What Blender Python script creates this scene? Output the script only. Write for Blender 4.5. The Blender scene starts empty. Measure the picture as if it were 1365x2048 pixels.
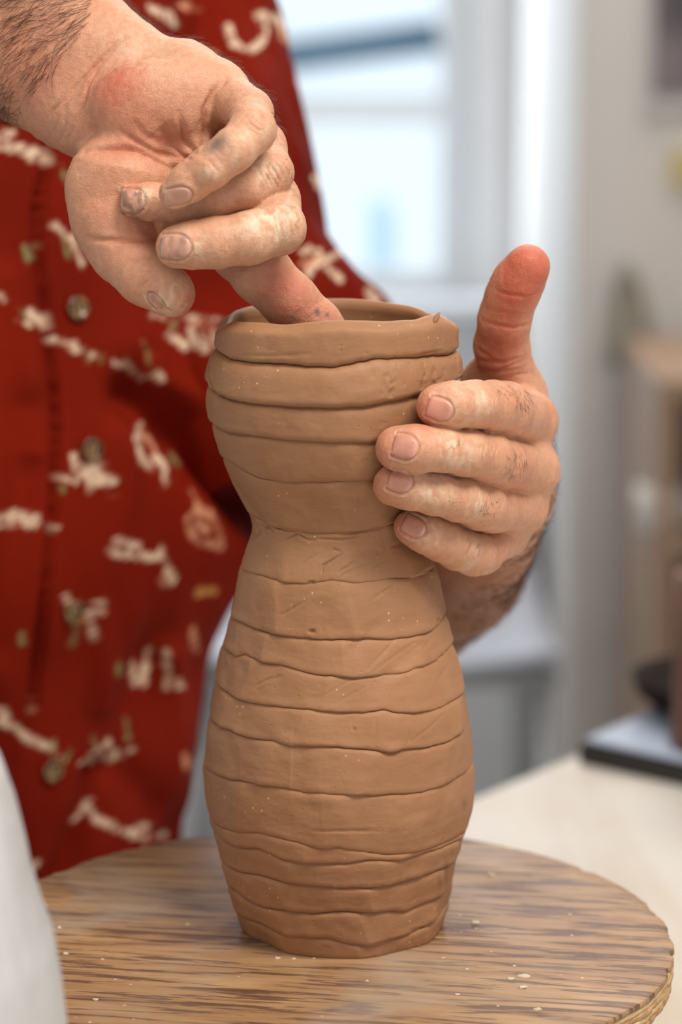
import bpy, bmesh, math, random
import numpy as np
from mathutils import Vector, Matrix
random.seed(7); rng = np.random.default_rng(7)
S = bpy.context.scene
COL = S.collection
# ------------------------------------------------------------------ camera
FPX = 5430.0; PITCH = math.radians(11.4)
CAM = np.array([0.0, -1.03, 0.375])
cd = bpy.data.cameras.new('camera'); cam = bpy.data.objects.new('camera', cd); COL.objects.link(cam)
cam.location = CAM; cam.rotation_euler = (math.pi/2-PITCH, 0, 0)
cd.sensor_fit = 'VERTICAL'; cd.sensor_height = 36.0; cd.lens = FPX/2048*36.0
cd.clip_start = 0.05; cd.clip_end = 60
cd.dof.use_dof = True; cd.dof.focus_distance = 1.015; cd.dof.aperture_fstop = 5.8
S.camera = cam
S.view_settings.view_transform = 'Standard'; S.view_settings.look = 'None'
S.view_settings.gamma = 1.0; S.view_settings.use_curve_mapping = False
S.view_settings.exposure = -0.42
S.cycles.use_denoising = True
S.cycles.max_bounces = 6; S.cycles.diffuse_bounces = 3; S.cycles.transparent_max_bounces = 8
S.cycles.sample_clamp_indirect = 4.0
# ------------------------------------------------------------------ world and lights
w = bpy.data.worlds.new('World'); S.world = w; w.use_nodes = True
bg = w.node_tree.nodes['Background']; bg.inputs[0].default_value = (0.80, 0.91, 1.0, 1); bg.inputs[1].default_value = 1.6
def area(name, loc, target, sx, sy, power, color):
    l = bpy.data.lights.new(name, 'AREA'); l.shape = 'RECTANGLE'; l.size = sx; l.size_y = sy
    l.energy = power; l.color = color
    o = bpy.data.objects.new(name, l); COL.objects.link(o); o.location = loc
    d = Vector(target)-Vector(loc); o.rotation_euler = d.to_track_quat('-Z', 'Y').to_euler()
    return o
area('ceiling_lamp_light', (0.62, -0.65, 1.56), (0.62, -0.65, 0), 0.9, 0.5, 40.0, (1.0, 0.95, 0.88))
area('ceiling_lamp_light', (-0.7, -1.0, 1.56), (-0.7, -1.0, 0), 1.2, 0.6, 5.0, (1.0, 0.95, 0.88))
area('ceiling_lamp_light', (0.3, 1.9, 1.56), (0.3, 1.9, 0), 1.2, 0.6, 26.0, (1.0, 0.95, 0.90))  # added fill lamp, brightens the pier and back wall
area('window_daylight', (0.0, 3.22, 0.5), (0.0, 0.0, 0.3), 1.1, 1.2, 24.0, (0.82, 0.91, 1.0))
area('front_fill_light', (0.9, -3.1, 0.75), (0.0, 0.0, 0.15), 1.8, 1.3, 24.0, (0.95, 0.97, 1.0))  # unseen fill light added behind the camera, no window known there

# ------------------------------------------------------------------ helpers
cp, sp = math.cos(PITCH), math.sin(PITCH)
def ray(px, py):
    a = (np.asarray(px, float)-682.5)/FPX; b = -(np.asarray(py, float)-1024.0)/FPX
    return np.stack([a+0*b, cp+sp*b+0*a, -sp+cp*b+0*a], -1)
def W(px, py, Y):                     # the world point (metres) seen at a pixel, on the plane y = Y
    d = ray(px, py); t = (Y-CAM[1])/d[..., 1]
    return CAM+d*np.asarray(t)[..., None]
def dep(px, py, Y):
    return (Y-CAM[1])/ray(px, py)[..., 1]
def WZ(px, py, z):                    # the world point seen at a pixel, on the plane z
    d = ray(px, py); t = (z-CAM[2])/d[..., 2]
    return CAM+d*t
def proj(P):
    q = np.asarray(P)-CAM
    zf = q[..., 1]*cp-q[..., 2]*sp; u = q[..., 1]*sp+q[..., 2]*cp
    return 682.5+FPX*q[..., 0]/zf, 1024.0-FPX*u/zf, zf

def tag(o, label=None, cat=None, group=None, kind=None):
    if label: o['label'] = label
    if cat: o['category'] = cat
    if group: o['group'] = group
    if kind: o['kind'] = kind
    return o
def empty(name, loc=(0, 0, 0), parent=None):
    o = bpy.data.objects.new(name, None); COL.objects.link(o); o.location = loc; o.empty_display_size = 0.02
    if parent: o.parent = parent
    return o
def link(name, me, mat=None, parent=None, smooth=True):
    o = bpy.data.objects.new(name, me); COL.objects.link(o)
    if mat is not None: me.materials.append(mat)
    if smooth and len(me.polygons): me.polygons.foreach_set('use_smooth', np.ones(len(me.polygons), bool))
    if parent is not None:
        o.parent = parent; o.location = -Vector(parent_loc(parent))
    return o
def parent_loc(p):
    v = Vector(p.location)
    if p.parent: v = v+parent_loc(p.parent)
    return v
def npmesh(name, V, F):               # F: (n,4) or (n,3) array
    me = bpy.data.meshes.new(name); V = np.asarray(V, np.float32); F = np.asarray(F, np.int32)
    n, k = F.shape
    me.vertices.add(len(V)); me.vertices.foreach_set('co', V.ravel())
    me.loops.add(n*k); me.loops.foreach_set('vertex_index', F.ravel())
    me.polygons.add(n); me.polygons.foreach_set('loop_start', np.arange(0, n*k, k, dtype=np.int32))
    me.update(calc_edges=True); me.validate(); return me
def setcol(me, C, name='Col'):
    a = me.color_attributes.new(name, 'FLOAT_COLOR', 'POINT')
    C = np.concatenate([C, np.ones((len(C), 1))], 1).astype(np.float32)
    a.data.foreach_set('color', C.ravel())
def setf(me, f, name):
    a = me.attributes.new(name, 'FLOAT', 'POINT'); a.data.foreach_set('value', np.asarray(f, np.float32))
def bmesh_obj(name, bm, mat, parent=None, smooth=False):
    me = bpy.data.meshes.new(name); bm.to_mesh(me); bm.free()
    return link(name, me, mat, parent, smooth)
def box(name, lo, hi, mat, parent=None, bev=0.0):
    bm = bmesh.new(); bmesh.ops.create_cube(bm, size=1)
    lo = Vector(lo); hi = Vector(hi); c = (lo+hi)/2; s = hi-lo
    for v in bm.verts: v.co = Vector((v.co.x*s.x, v.co.y*s.y, v.co.z*s.z))+c
    if bev: bmesh.ops.bevel(bm, geom=bm.edges[:], offset=bev, segments=2, affect='EDGES')
    return bmesh_obj(name, bm, mat, parent)
def tube_arrays(pts, rads, n=8, cap=True):
    pts = np.asarray(pts, float); rads = np.asarray(rads, float)
    t = np.gradient(pts, axis=0); t /= np.linalg.norm(t, axis=1)[:, None]+1e-12
    up = np.array([0, 0, 1.0]) if abs(t[0][2]) < 0.8 else np.array([1.0, 0, 0])
    V = []; 
    for p, d, r in zip(pts, t, rads):
        a = np.cross(d, up); a /= np.linalg.norm(a); b = np.cross(d, a); up = -b if np.dot(-b, up) > 0 else b
        ang = np.arange(n)*2*np.pi/n
        V.append(p+r*(np.cos(ang)[:, None]*a+np.sin(ang)[:, None]*b))
    V = np.concatenate(V); F = []
    for i in range(len(pts)-1):
        for j in range(n):
            F.append((i*n+j, i*n+(j+1) % n, (i+1)*n+(j+1) % n, (i+1)*n+j))
    return V, F
def tube(name, pts, r, mat, parent=None, n=10):
    V, F = tube_arrays(pts, np.full(len(pts), r) if np.isscalar(r) else r, n)
    me = bpy.data.meshes.new(name); F = list(F)
    F.append(tuple(range(n))[::-1]); m = len(V); F.append(tuple(range(m-n, m)))
    me.from_pydata(V.tolist(), [], F); me.update()
    return link(name, me, mat, parent)
def lathe(name, prof, loc, mat, parent=None, n=48):
    prof = np.asarray(prof, float); a = np.arange(n)*2*np.pi/n; m = len(prof)
    V = np.stack([prof[:, 0][:, None]*np.cos(a), prof[:, 0][:, None]*np.sin(a), prof[:, 1][:, None]+0*a], -1).reshape(-1, 3)+np.array(loc)
    i, j = np.meshgrid(np.arange(m-1), np.arange(n), indexing='ij')
    F = np.stack([i*n+j, i*n+(j+1) % n, (i+1)*n+(j+1) % n, (i+1)*n+j], -1).reshape(-1, 4)
    return link(name, npmesh(name, V, F), mat, parent)
# cheap value noise for numpy (period free)
def _h(ix, iy, iz, s):
    n = (ix.astype(np.int64)*374761393+iy.astype(np.int64)*668265263+iz.astype(np.int64)*2147483647+s*974711) & 0x7fffffff
    n = (n ^ (n >> 13))*1274126177 & 0x7fffffff
    n = (n ^ (n >> 16)) & 0xffffff
    return n/float(0xffffff)*2-1
def vnoise(P, scale, s=0):
    P = np.asarray(P, float)/scale; I = np.floor(P); f = P-I; f = f*f*(3-2*f); I = I.astype(np.int64); r = 0
    for a in (0, 1):
        for b in (0, 1):
            for c in (0, 1):
                wgt = (f[..., 0] if a else 1-f[..., 0])*(f[..., 1] if b else 1-f[..., 1])*(f[..., 2] if c else 1-f[..., 2])
                r = r+wgt*_h(I[..., 0]+a, I[..., 1]+b, I[..., 2]+c, s)
    return r
def fbm(P, scale, s=0, o=3):
    r = 0
    for k in range(o): r = r+vnoise(P, scale/2**k, s+k*17)/2**k
    return r
def sstep(a, b, x):
    t = np.clip((x-a)/(b-a), 0, 1); return t*t*(3-2*t)
# ------------------------------------------------------------------ materials
def mat(name, color=(.5, .5, .5), rough=.6, spec=.5, metallic=0, build=None):
    m = bpy.data.materials.new(name); m.use_nodes = True; nt = m.node_tree
    b = nt.nodes['Principled BSDF']; b.inputs['Base Color'].default_value = (*color, 1)
    b.inputs['Roughness'].default_value = rough; b.inputs['Metallic'].default_value = metallic
    b.inputs['Specular IOR Level'].default_value = spec
    if build: build(nt, b)
    return m
def N(nt, t, **kw):
    n = nt.nodes.new(t)
    for k, v in kw.items():
        if k.startswith('i_'):
            n.inputs[k[2:].replace('_', ' ')].default_value = v
        else: setattr(n, k, v)
    return n
def ramp(nt, src, stops):
    r = nt.nodes.new('ShaderNodeValToRGB'); e = r.color_ramp.elements
    while len(e) < len(stops): e.new(0.5)
    for x, (p, c) in zip(e, stops):
        x.position = p; x.color = (*c, 1) if len(c) == 3 else c
    nt.links.new(src, r.inputs[0]); return r
def coords(nt, scale=(1, 1, 1), rot=(0, 0, 0)):
    tc = nt.nodes.new('ShaderNodeTexCoord'); mp = nt.nodes.new('ShaderNodeMapping')
    mp.inputs['Scale'].default_value = scale; mp.inputs['Rotation'].default_value = rot
    nt.links.new(tc.outputs['Object'], mp.inputs[0]); return mp.outputs[0]
def noise(nt, vec, scale, detail=4, rough=.5, dist=0):
    n = nt.nodes.new('ShaderNodeTexNoise'); n.inputs['Scale'].default_value = scale
    n.inputs['Detail'].default_value = detail; n.inputs['Roughness'].default_value = rough
    n.inputs['Distortion'].default_value = dist; nt.links.new(vec, n.inputs['Vector']); return n.outputs[0]
def bump(nt, b, src, strength, dist, prev=None):
    n = nt.nodes.new('ShaderNodeBump'); n.inputs['Strength'].default_value = strength; n.inputs['Distance'].default_value = dist
    nt.links.new(src, n.inputs['Height'])
    if prev: nt.links.new(prev.outputs[0], n.inputs['Normal'])
    nt.links.new(n.outputs[0], b.inputs['Normal']); return n
def mix(nt, f, a, c, mode='MIX'):
    n = nt.nodes.new('ShaderNodeMix'); n.data_type = 'RGBA'; n.blend_type = mode
    for s, v in ((n.inputs[0], f), (n.inputs[6], a), (n.inputs[7], c)):
        if isinstance(v, (int, float)): s.default_value = v
        elif isinstance(v, tuple): s.default_value = (*v, 1) if len(v) == 3 else v
        else: nt.links.new(v, s)
    return n.outputs[2]
def srgb(r, g, b):
    f = lambda c: (c/255/12.92 if c/255 <= .04045 else ((c/255+.055)/1.055)**2.4)
    return (f(r), f(g), f(b))
# ------------------------------------------------------------------ room
def plaster(name, c):
    def f(nt, b):
        v = coords(nt); n = noise(nt, v, 3.0, 5, .6)
        r = ramp(nt, n, [(.3, tuple(x*.93 for x in c)), (.7, c)]); nt.links.new(r.outputs[0], b.inputs[0])
        bump(nt, b, noise(nt, v, 60, 3), .1, .002)
    return mat(name, c, .8, .3, build=f)
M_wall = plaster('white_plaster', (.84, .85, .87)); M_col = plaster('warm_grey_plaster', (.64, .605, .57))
M_white = mat('white_paint', (.80, .83, .86), .45)
M_frame = mat('window_frame_paint', (.86, .91, .94), .3)
M_blue = mat('blue_grey_blind', (.14, .24, .34), .6)
def fl(nt, b):
    v = coords(nt); n = noise(nt, v, 2.0, 6, .6)
    r = ramp(nt, n, [(.3, (.40, .395, .38)), (.7, (.52, .51, .49))]); nt.links.new(r.outputs[0], b.inputs[0])
M_floor = mat('grey_floor', (.3, .3, .3), .5, build=fl)
M_ceil = plaster('ceiling_white', (.72, .72, .72))
FZ = -0.88; CZ = 1.6; WY = 3.3; x0, x1 = -1.9, 2.4; yF = -3.2
def struct(o): o['kind'] = 'structure'; return o
struct(box('floor', (x0, yF, FZ-.05), (x1, WY+.2, FZ), M_floor))
struct(box('ceiling', (x0, yF, CZ), (x1, WY+.2, CZ+.05), M_ceil))
struct(box('wall_front', (x0, yF-.1, FZ), (x1, yF, CZ), M_wall))
fwn = struct(empty('added_fill_window', (.9, yF, .75)))  # unseen window, added to go with the frontal fill light
box('window_frame', (-.1, yF, .05), (1.9, yF+.04, .1), M_white, fwn); box('window_frame', (-.1, yF, 1.4), (1.9, yF+.04, 1.45), M_white, fwn)
box('window_frame', (-.1, yF, .1), (-.05, yF+.04, 1.4), M_white, fwn); box('window_frame', (1.85, yF, .1), (1.9, yF+.04, 1.4), M_white, fwn); box('mullion', (.88, yF, .1), (.92, yF+.04, 1.4), M_white, fwn)
struct(box('wall_left', (x0-.1, yF, FZ), (x0, WY+.2, CZ), M_wall))
struct(box('wall_right', (x1, yF, FZ), (x1+.1, WY+.2, CZ), M_wall))
# back wall round the window (x from wa to wb, z from za to zb)
pr = W(942, 300, WY)[0]; wb = pr; wa = wb-1.25
za = W(780, 590, WY)[2]; zb = 1.15
bm = bmesh.new()
def addbox(bm, lo, hi):
    r = bmesh.ops.create_cube(bm, size=1); lo = Vector(lo); hi = Vector(hi); c = (lo+hi)/2; s = hi-lo
    for v in r['verts']: v.co = Vector((v.co.x*s.x, v.co.y*s.y, v.co.z*s.z))+c
addbox(bm, (x0, WY, FZ), (wa, WY+.2, CZ)); addbox(bm, (wb, WY, FZ), (x1, WY+.2, CZ))
addbox(bm, (wa, WY, FZ), (wb, WY+.2, za)); addbox(bm, (wa, WY, zb), (wb, WY+.2, CZ))
struct(bmesh_obj('wall_back', bm, M_wall))
win = struct(empty('window_1', (wb-.6, WY+.1, za)))
fw = .045
zt = W(760, 218, WY+.1)[2]
for nm, lo, hi in (('window_frame', (wa, WY+.05, za), (wa+fw, WY+.12, zb)), ('window_frame', (wb-fw, WY+.05, za), (wb, WY+.12, zb)),
                   ('window_frame', (wa+fw, WY+.05, za+.001), (wb-fw, WY+.12, za+.03)), ('window_frame', (wa+fw, WY+.05, zb-fw), (wb-fw, WY+.12, zb)),
                   ('transom', (wa+fw, WY+.052, zt-.022), (wb-fw, WY+.11, zt+.022)),
                   ('mullion', (wa+.62, WY+.05, za), (wa+.66, WY+.11, zb))):
    box(nm, lo, hi, M_frame, win, .004)
def gl(nt, b):
    b.inputs['Transmission Weight'].default_value = 1.0; b.inputs['IOR'].default_value = 1.02
M_glass = mat('clear_glass', (.96, .98, 1), .02, build=gl)
box('pane', (wa+fw, WY+.075, za+fw), (wa+.62, WY+.079, zt-.013), M_glass, win)
box('pane', (wa+.66, WY+.075, za+fw), (wb-fw, WY+.079, zt-.013), M_glass, win)
box('pane', (wa+fw, WY+.075, zt+.013), (wa+.62, WY+.079, zb-fw), M_glass, win)
box('pane', (wa+.66, WY+.075, zt+.013), (wb-fw, WY+.079, zb-fw), M_glass, win)
box('window_sill', (wa-.03, WY-.10, za-.02), (wb+.05, WY+.05, za+.002), M_white, win, .004)
# rolled blue awning bar outside the window
A0 = W(560, 115, 3.36); A1 = W(878, 72, 3.36); A0 = A0+(A0-A1)*.9
tube('blind_roller', [A0, (A0+A1)/2, A1], .027, M_blue, win, 14)

# neighbour facade block outside
M_out = mat('pale_blue_render', (.62, .80, .86), .8)
o = box('shed', (W(742, 560, 6.0)[0], 6.0, FZ-.05), tuple(W(784, 395, 6.6)), M_out); tag(o, 'pale blue outbuilding seen through the lower window pane', 'shed')
# projecting pier on the right: its face is grey, its reveal bright from the window
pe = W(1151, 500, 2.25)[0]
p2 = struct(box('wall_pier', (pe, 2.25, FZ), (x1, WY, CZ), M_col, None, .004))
# low white cabinet under window, grey
M_cab = mat('pale_grey_laminate', (.60, .615, .64), .5)
cb = empty('storage_cabinet', (.05, 2.75, FZ)); tag(cb, 'pale grey storage cabinet against the back wall below the window', 'cabinet')
zc = W(800, 1000, 2.6)[2]
pe2 = pe-.012
box('carcass', (-.9, 2.62, FZ+.0), (pe2, WY-.01, zc), M_cab, cb, .004)
for k in range(3):
    xa = -.9+k*(pe2+.9)/3; d = box('door', (xa+.006, 2.60, FZ+.06), (xa+(pe2+.9)/3-.006, 2.62, zc-.03), M_cab, cb, .002)
    box('door_handle', (xa+.05, 2.585, zc-.22), (xa+.06, 2.60, zc-.12), M_white, d)
# chair (tubular) blurred behind the table
M_tube = mat('grey_steel_tube', (.30, .31, .32), .35, metallic=.3); M_seat = mat('pale_shell_plastic', (.31, .32, .36), .6)
ch = empty('chair', tuple(W(1110, 1500, 1.7)*np.array([1, 1, 0])+np.array([0, 0, FZ]))); tag(ch, 'pale grey plastic chair with steel tube legs behind the table', 'chair')
Yc = 1.7
def cw(x, y, Y=Yc): return W(x, y, Y)
sz = cw(1060, 1335)[2]
def shell(name, P, mt, parent, th=.012):
    # grid of points -> thick sheet
    P = np.asarray(P, float); n, m, _ = P.shape
    du = np.gradient(P, axis=0); dv = np.gradient(P, axis=1); nn = np.cross(du, dv); nn /= np.linalg.norm(nn, axis=-1, keepdims=True)+1e-12
    V = np.concatenate([P.reshape(-1, 3), (P-nn*th).reshape(-1, 3)]); F = []; o = n*m
    for i in range(n-1):
        for j in range(m-1):
            a, b, c, d = i*m+j, i*m+j+1, (i+1)*m+j+1, (i+1)*m+j
            F.append((a, b, c, d)); F.append((o+a, o+d, o+c, o+b))
    ring = [i for i in range(m)]+[i*m+m-1 for i in range(1, n)]+[(n-1)*m+j for j in range(m-2, -1, -1)]+[i*m for i in range(n-2, 0, -1)]
    for k in range(len(ring)):
        a, b = ring[k], ring[(k+1) % len(ring)]; F.append((a, o+a, o+b, b))
    return link(name, npmesh(name, V, F), mt, parent)
xr = cw(1122, 1400)[0]; xl = xr-.40
uu, vv = np.meshgrid(np.linspace(0, 1, 14), np.linspace(0, 1, 14), indexing='ij')
shell('seat', np.stack([xl+.40*uu, Yc+.40*vv, sz+.02*(2*uu-1)**2-.02*np.sin(vv*3.1)], -1), M_seat, ch)
bz = cw(1090, 1160)[2]
shell('backrest', np.stack([xl+.04+.34*uu, Yc+.40+.05*vv-.05*np.sin(uu*3.14), sz+.03+(bz-sz)*vv-.06*(2*uu-1)**4*vv], -1), M_seat, ch)
for sx in (xl+.02, xr-.02):
    for sy, dy in ((Yc+.03, -.03), (Yc+.37, .06)):
        tube('leg', [(sx, sy, sz-.005), (sx+(.02 if sx > xl+.1 else -.02), sy+dy, FZ)], .011, M_tube, ch)
    tube('back_post', [(sx, Yc+.38, sz-.01), (sx-(.005 if sx > xl+.1 else -.005), Yc+.42, sz+.06), (sx-(.03 if sx > xl+.1 else -.03), Yc+.45, bz-.06)], .010, M_tube, ch)
tube('seat_rail', [(xl, Yc+.02, sz-.016), (xr, Yc+.02, sz-.016)], .010, M_tube, ch)
# ---- things on the pier wall
M_post = mat('dark_print', (.19, .17, .19), .7); M_paper = mat('paper', (.52, .49, .48), .8)
pw = empty('poster', tuple(W(1400, 100, 2.24))); tag(pw, 'dark purple grey poster at the upper right of the grey pier', 'poster')
a = W(1288, 222, 2.246); b2 = W(1560, -160, 2.246)
box('sheet', (a[0], 2.243, a[2]), (b2[0], 2.249, b2[2]), M_paper, pw)
a = W(1305, 190, 2.24); b2 = W(1545, -140, 2.24)
def dk(nt, b):
    n = noise(nt, coords(nt), 9, 4, .6); r = ramp(nt, n, [(.35, (.06, .055, .065)), (.65, (.20, .16, .17))]); nt.links.new(r.outputs[0], b.inputs[0])
M_dk = mat('dark_image_print', (.2, .2, .2), .7, build=dk)
box('printed_image', (a[0], 2.241, a[2]), (b2[0], 2.243, b2[2]), M_dk, pw)
a = W(1340, 372, 2.246); b2 = W(1420, 300, 2.246)
o = box('note', (a[0], 2.242, a[2]), (b2[0], 2.249, b2[2]), mat('yellow_paper', (.52, .43, .20), .8)); tag(o, 'small yellow paper note on the grey pier below the poster', 'note')
# hanging green-brown cloth / apron on hook
M_apr = mat('olive_brown_cloth', (.42, .39, .32), .9)
P = []
xc_ = W(1275, 650, 2.2); top = W(1275, 545, 2.2)[2]; bot = W(1275, 745, 2.2)[2]
for i in range(24):
    v = i/23; row = []
    for j in range(22):
        u = j/21*2-1; hw = .010+.030*v**.7
        row.append((xc_[0]-.012+.012*v+u*hw, 2.225-.010*math.cos(u*7)-.008*(1-u*u), top+(bot-top)*v-.012*u*v))
    P.append(row)
ap = empty('apron', tuple(W(1275, 545, 2.24))); tag(ap, 'olive brown cloth hanging on the grey pier, above the wooden cupboard', 'cloth')
shell('cloth_sheet', P, M_apr, ap, .003)
tube('hook', [(xc_[0]-.012, 2.25, top+.004), (xc_[0]-.012, 2.215, top+.004), (xc_[0]-.012, 2.21, top+.012)], .003, M_tube, ap)
# wooden cupboard / brown shelf unit at right edge
def wd(nt, b):
    n = noise(nt, coords(nt, (1, 1, .1)), 30, 4, .6); r = ramp(nt, n, [(.3, (.26, .15, .095)), (.7, (.38, .26, .17))]); nt.links.new(r.outputs[0], b.inputs[0])
M_brn = mat('brown_wood', (.3, .2, .13), .6, build=wd)
cu = empty('shelf_unit', tuple(W(1350, 1000, 1.9)*np.array([1, 1, 0])+np.array([0, 0, FZ]))); tag(cu, 'brown wooden shelf unit standing at the right edge before the pier', 'shelf')
sl = W(1292, 1000, 1.95)[0]; stz = W(1340, 735, 1.95)[2]
box('side_panel', (sl, 1.85, FZ), (sl+.02, 2.2, stz), M_brn, cu, .002)
box('side_panel', (sl+.58, 1.85, FZ), (sl+.60, 2.2, stz), M_brn, cu, .002)
box('back_panel', (sl+.02, 2.18, FZ), (sl+.58, 2.2, stz), M_brn, cu)
s2 = W(1310, 1075, 1.85)[2]
for z in (stz-.02, s2-.02, s2-.36, FZ+.06):
    box('shelf', (sl+.02, 1.85, z), (sl+.58, 2.18, z+.02), M_brn, cu, .002)
M_cup = mat('cream_glaze', (.62, .58, .52), .35)
c = W(1318, 1060, 1.88); c[2] = s2
cupo = empty('mug', tuple(c)); tag(cupo, 'cream glazed mug on the brown shelf unit at the right edge', 'mug')
lathe('cup_body', [(0.001, 0), (.018, 0), (.024, .006), (.026, .03), (.024, .052), (.021, .052), (.022, .03), (.001, .006)], c, M_cup, cupo)
tube('handle', [c+np.array([.024, 0, .042]), c+np.array([.038, 0, .038]), c+np.array([.038, 0, .018]), c+np.array([.024, 0, .012])], .003, M_cup, cupo)
# ---- work table
TZ = -0.10
def tb(nt, b):
    v = coords(nt, (1, .12, 1), (0, 0, .9)); n = noise(nt, v, 14, 5, .55, .8)
    r = ramp(nt, n, [(.30, (.54, .43, .31)), (.5, (.64, .565, .47)), (.68, (.67, .63, .575))])
    n2 = noise(nt, coords(nt), 5, 5, .6); r2 = ramp(nt, n2, [(.42, (0, 0, 0)), (.66, (1, 1, 1))])
    c = mix(nt, r2.outputs[0], r.outputs[0], (.66, .63, .60)); nt.links.new(c, b.inputs[0])
M_table = mat('clay_dusted_plywood', (.7, .6, .5), .55, build=tb)
e0 = WZ(950, 1592, TZ); e1 = WZ(1192, 1490, TZ); dv = e1-e0; dv /= np.linalg.norm(dv)
nrm = np.array([dv[1], -dv[0], 0])             # to the right / camera side
A = e0-dv*1.0; Bc = e1+dv*.02
tbl = empty('work_table', (float(Bc[0]), float(Bc[1]), FZ)); tag(tbl, 'pale plywood work table dusted with clay under the round board', 'table')
corn = [A, Bc, Bc+nrm*1.0, A+nrm*1.0]
bm = bmesh.new()
vs = [bm.verts.new((p[0], p[1], TZ)) for p in corn]; vb = [bm.verts.new((p[0], p[1], TZ-.03)) for p in corn]
bm.faces.new(vs[::-1]); bm.faces.new(vb)
for k in range(4): bm.faces.new((vs[k], vs[(k+1) % 4], vb[(k+1) % 4], vb[k]))
bmesh.ops.recalc_face_normals(bm, faces=bm.faces[:]); bmesh.ops.bevel(bm, geom=bm.edges[:], offset=.003, segments=2, affect='EDGES')
bmesh_obj('tabletop', bm, M_table, tbl)
cen = sum(corn)/4
M_leg = mat('pine_leg', (.5, .38, .24), .6)
for p in corn:
    q = p+(cen-p)*.10; box('leg', (q[0]-.03, q[1]-.03, FZ), (q[0]+.03, q[1]+.03, TZ-.03), M_leg, tbl, .003)
# dark slab with shiny pale-blue top (tray) near the back corner
tz2 = TZ+.016
q0 = WZ(1158, 1476, tz2); q1 = WZ(1372, 1522, tz2); q2 = WZ(1372, 1382, tz2)
d1 = (q1-q0); d1 /= np.linalg.norm(d1); d2 = q2-q0; d2 /= np.linalg.norm(d2)
cc = [q0, q0+d1*.34, q0+d1*.34+d2*.30, q0+d2*.30]
def poly_slab(name, pts, z0, z1, mt, parent, bev=.001):
    bm = bmesh.new(); vs = [bm.verts.new((p[0], p[1], z1)) for p in pts]; vb = [bm.verts.new((p[0], p[1], z0)) for p in pts]
    bm.faces.new(vs); bm.faces.new(vb[::-1]); n = len(pts)
    for k in range(n): bm.faces.new((vs[k], vs[(k+1) % n], vb[(k+1) % n], vb[k]))
    bmesh.ops.recalc_face_normals(bm, faces=bm.faces[:])
    if bev: bmesh.ops.bevel(bm, geom=bm.edges[:], offset=bev, segments=2, affect='EDGES')
    return bmesh_obj(name, bm, mt, parent)
tr = empty('tray', tuple(sum(cc)/4*np.array([1, 1, 0])+np.array([0, 0, TZ]))); tag(tr, 'flat black tray with a glossy pale blue top on the far table corner', 'tray')
M_blk = mat('black_plastic', (.018, .016, .014), .5); M_gls = mat('glossy_pale_blue', (.50, .58, .72), .12)
poly_slab('base', cc, TZ, tz2-.003, M_blk, tr, .0015)
ci = [p+(sum(cc)/4-p)*.02 for p in cc]; poly_slab('top_sheet', ci, tz2-.003, tz2, M_gls, tr, .0008)
# dark bowl on the tray
bc = WZ(1305, 1425, tz2); bc2 = bc+np.array([.044, .012, 0])
M_bowl = mat('dark_brown_glaze', (.028, .019, .016), .85, .15)
bw = empty('bowl', (float(bc2[0]), float(bc2[1]), tz2)); tag(bw, 'dark brown bowl on the glossy tray at the right edge', 'bowl')
lathe('bowl_body', [(.001, 0), (.038, 0), (.044, .003), (.052, .010), (.056, .021), (.0535, .0215), (.047, .012), (.036, .006), (.001, .005)], (bc2[0], bc2[1], tz2), M_bowl, bw)
# brown post-like clay tube at the far right edge
bt = W(1376, 1500, .52)
bx = empty('clay_cylinder', (float(bt[0])+.03, .54, tz2)); tag(bx, 'red brown clay cylinder on the tray at the extreme right edge', 'pottery')
lathe('cylinder_wall', [(.001, 0), (.036, 0), (.038, .004), (.036, .06), (.037, .105), (.034, .106), (.032, .05), (.032, .008), (.001, .007)], (bt[0]+.03, .54, tz2), mat('red_brown_clay', (.17, .075, .045), .7), bx)
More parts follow.
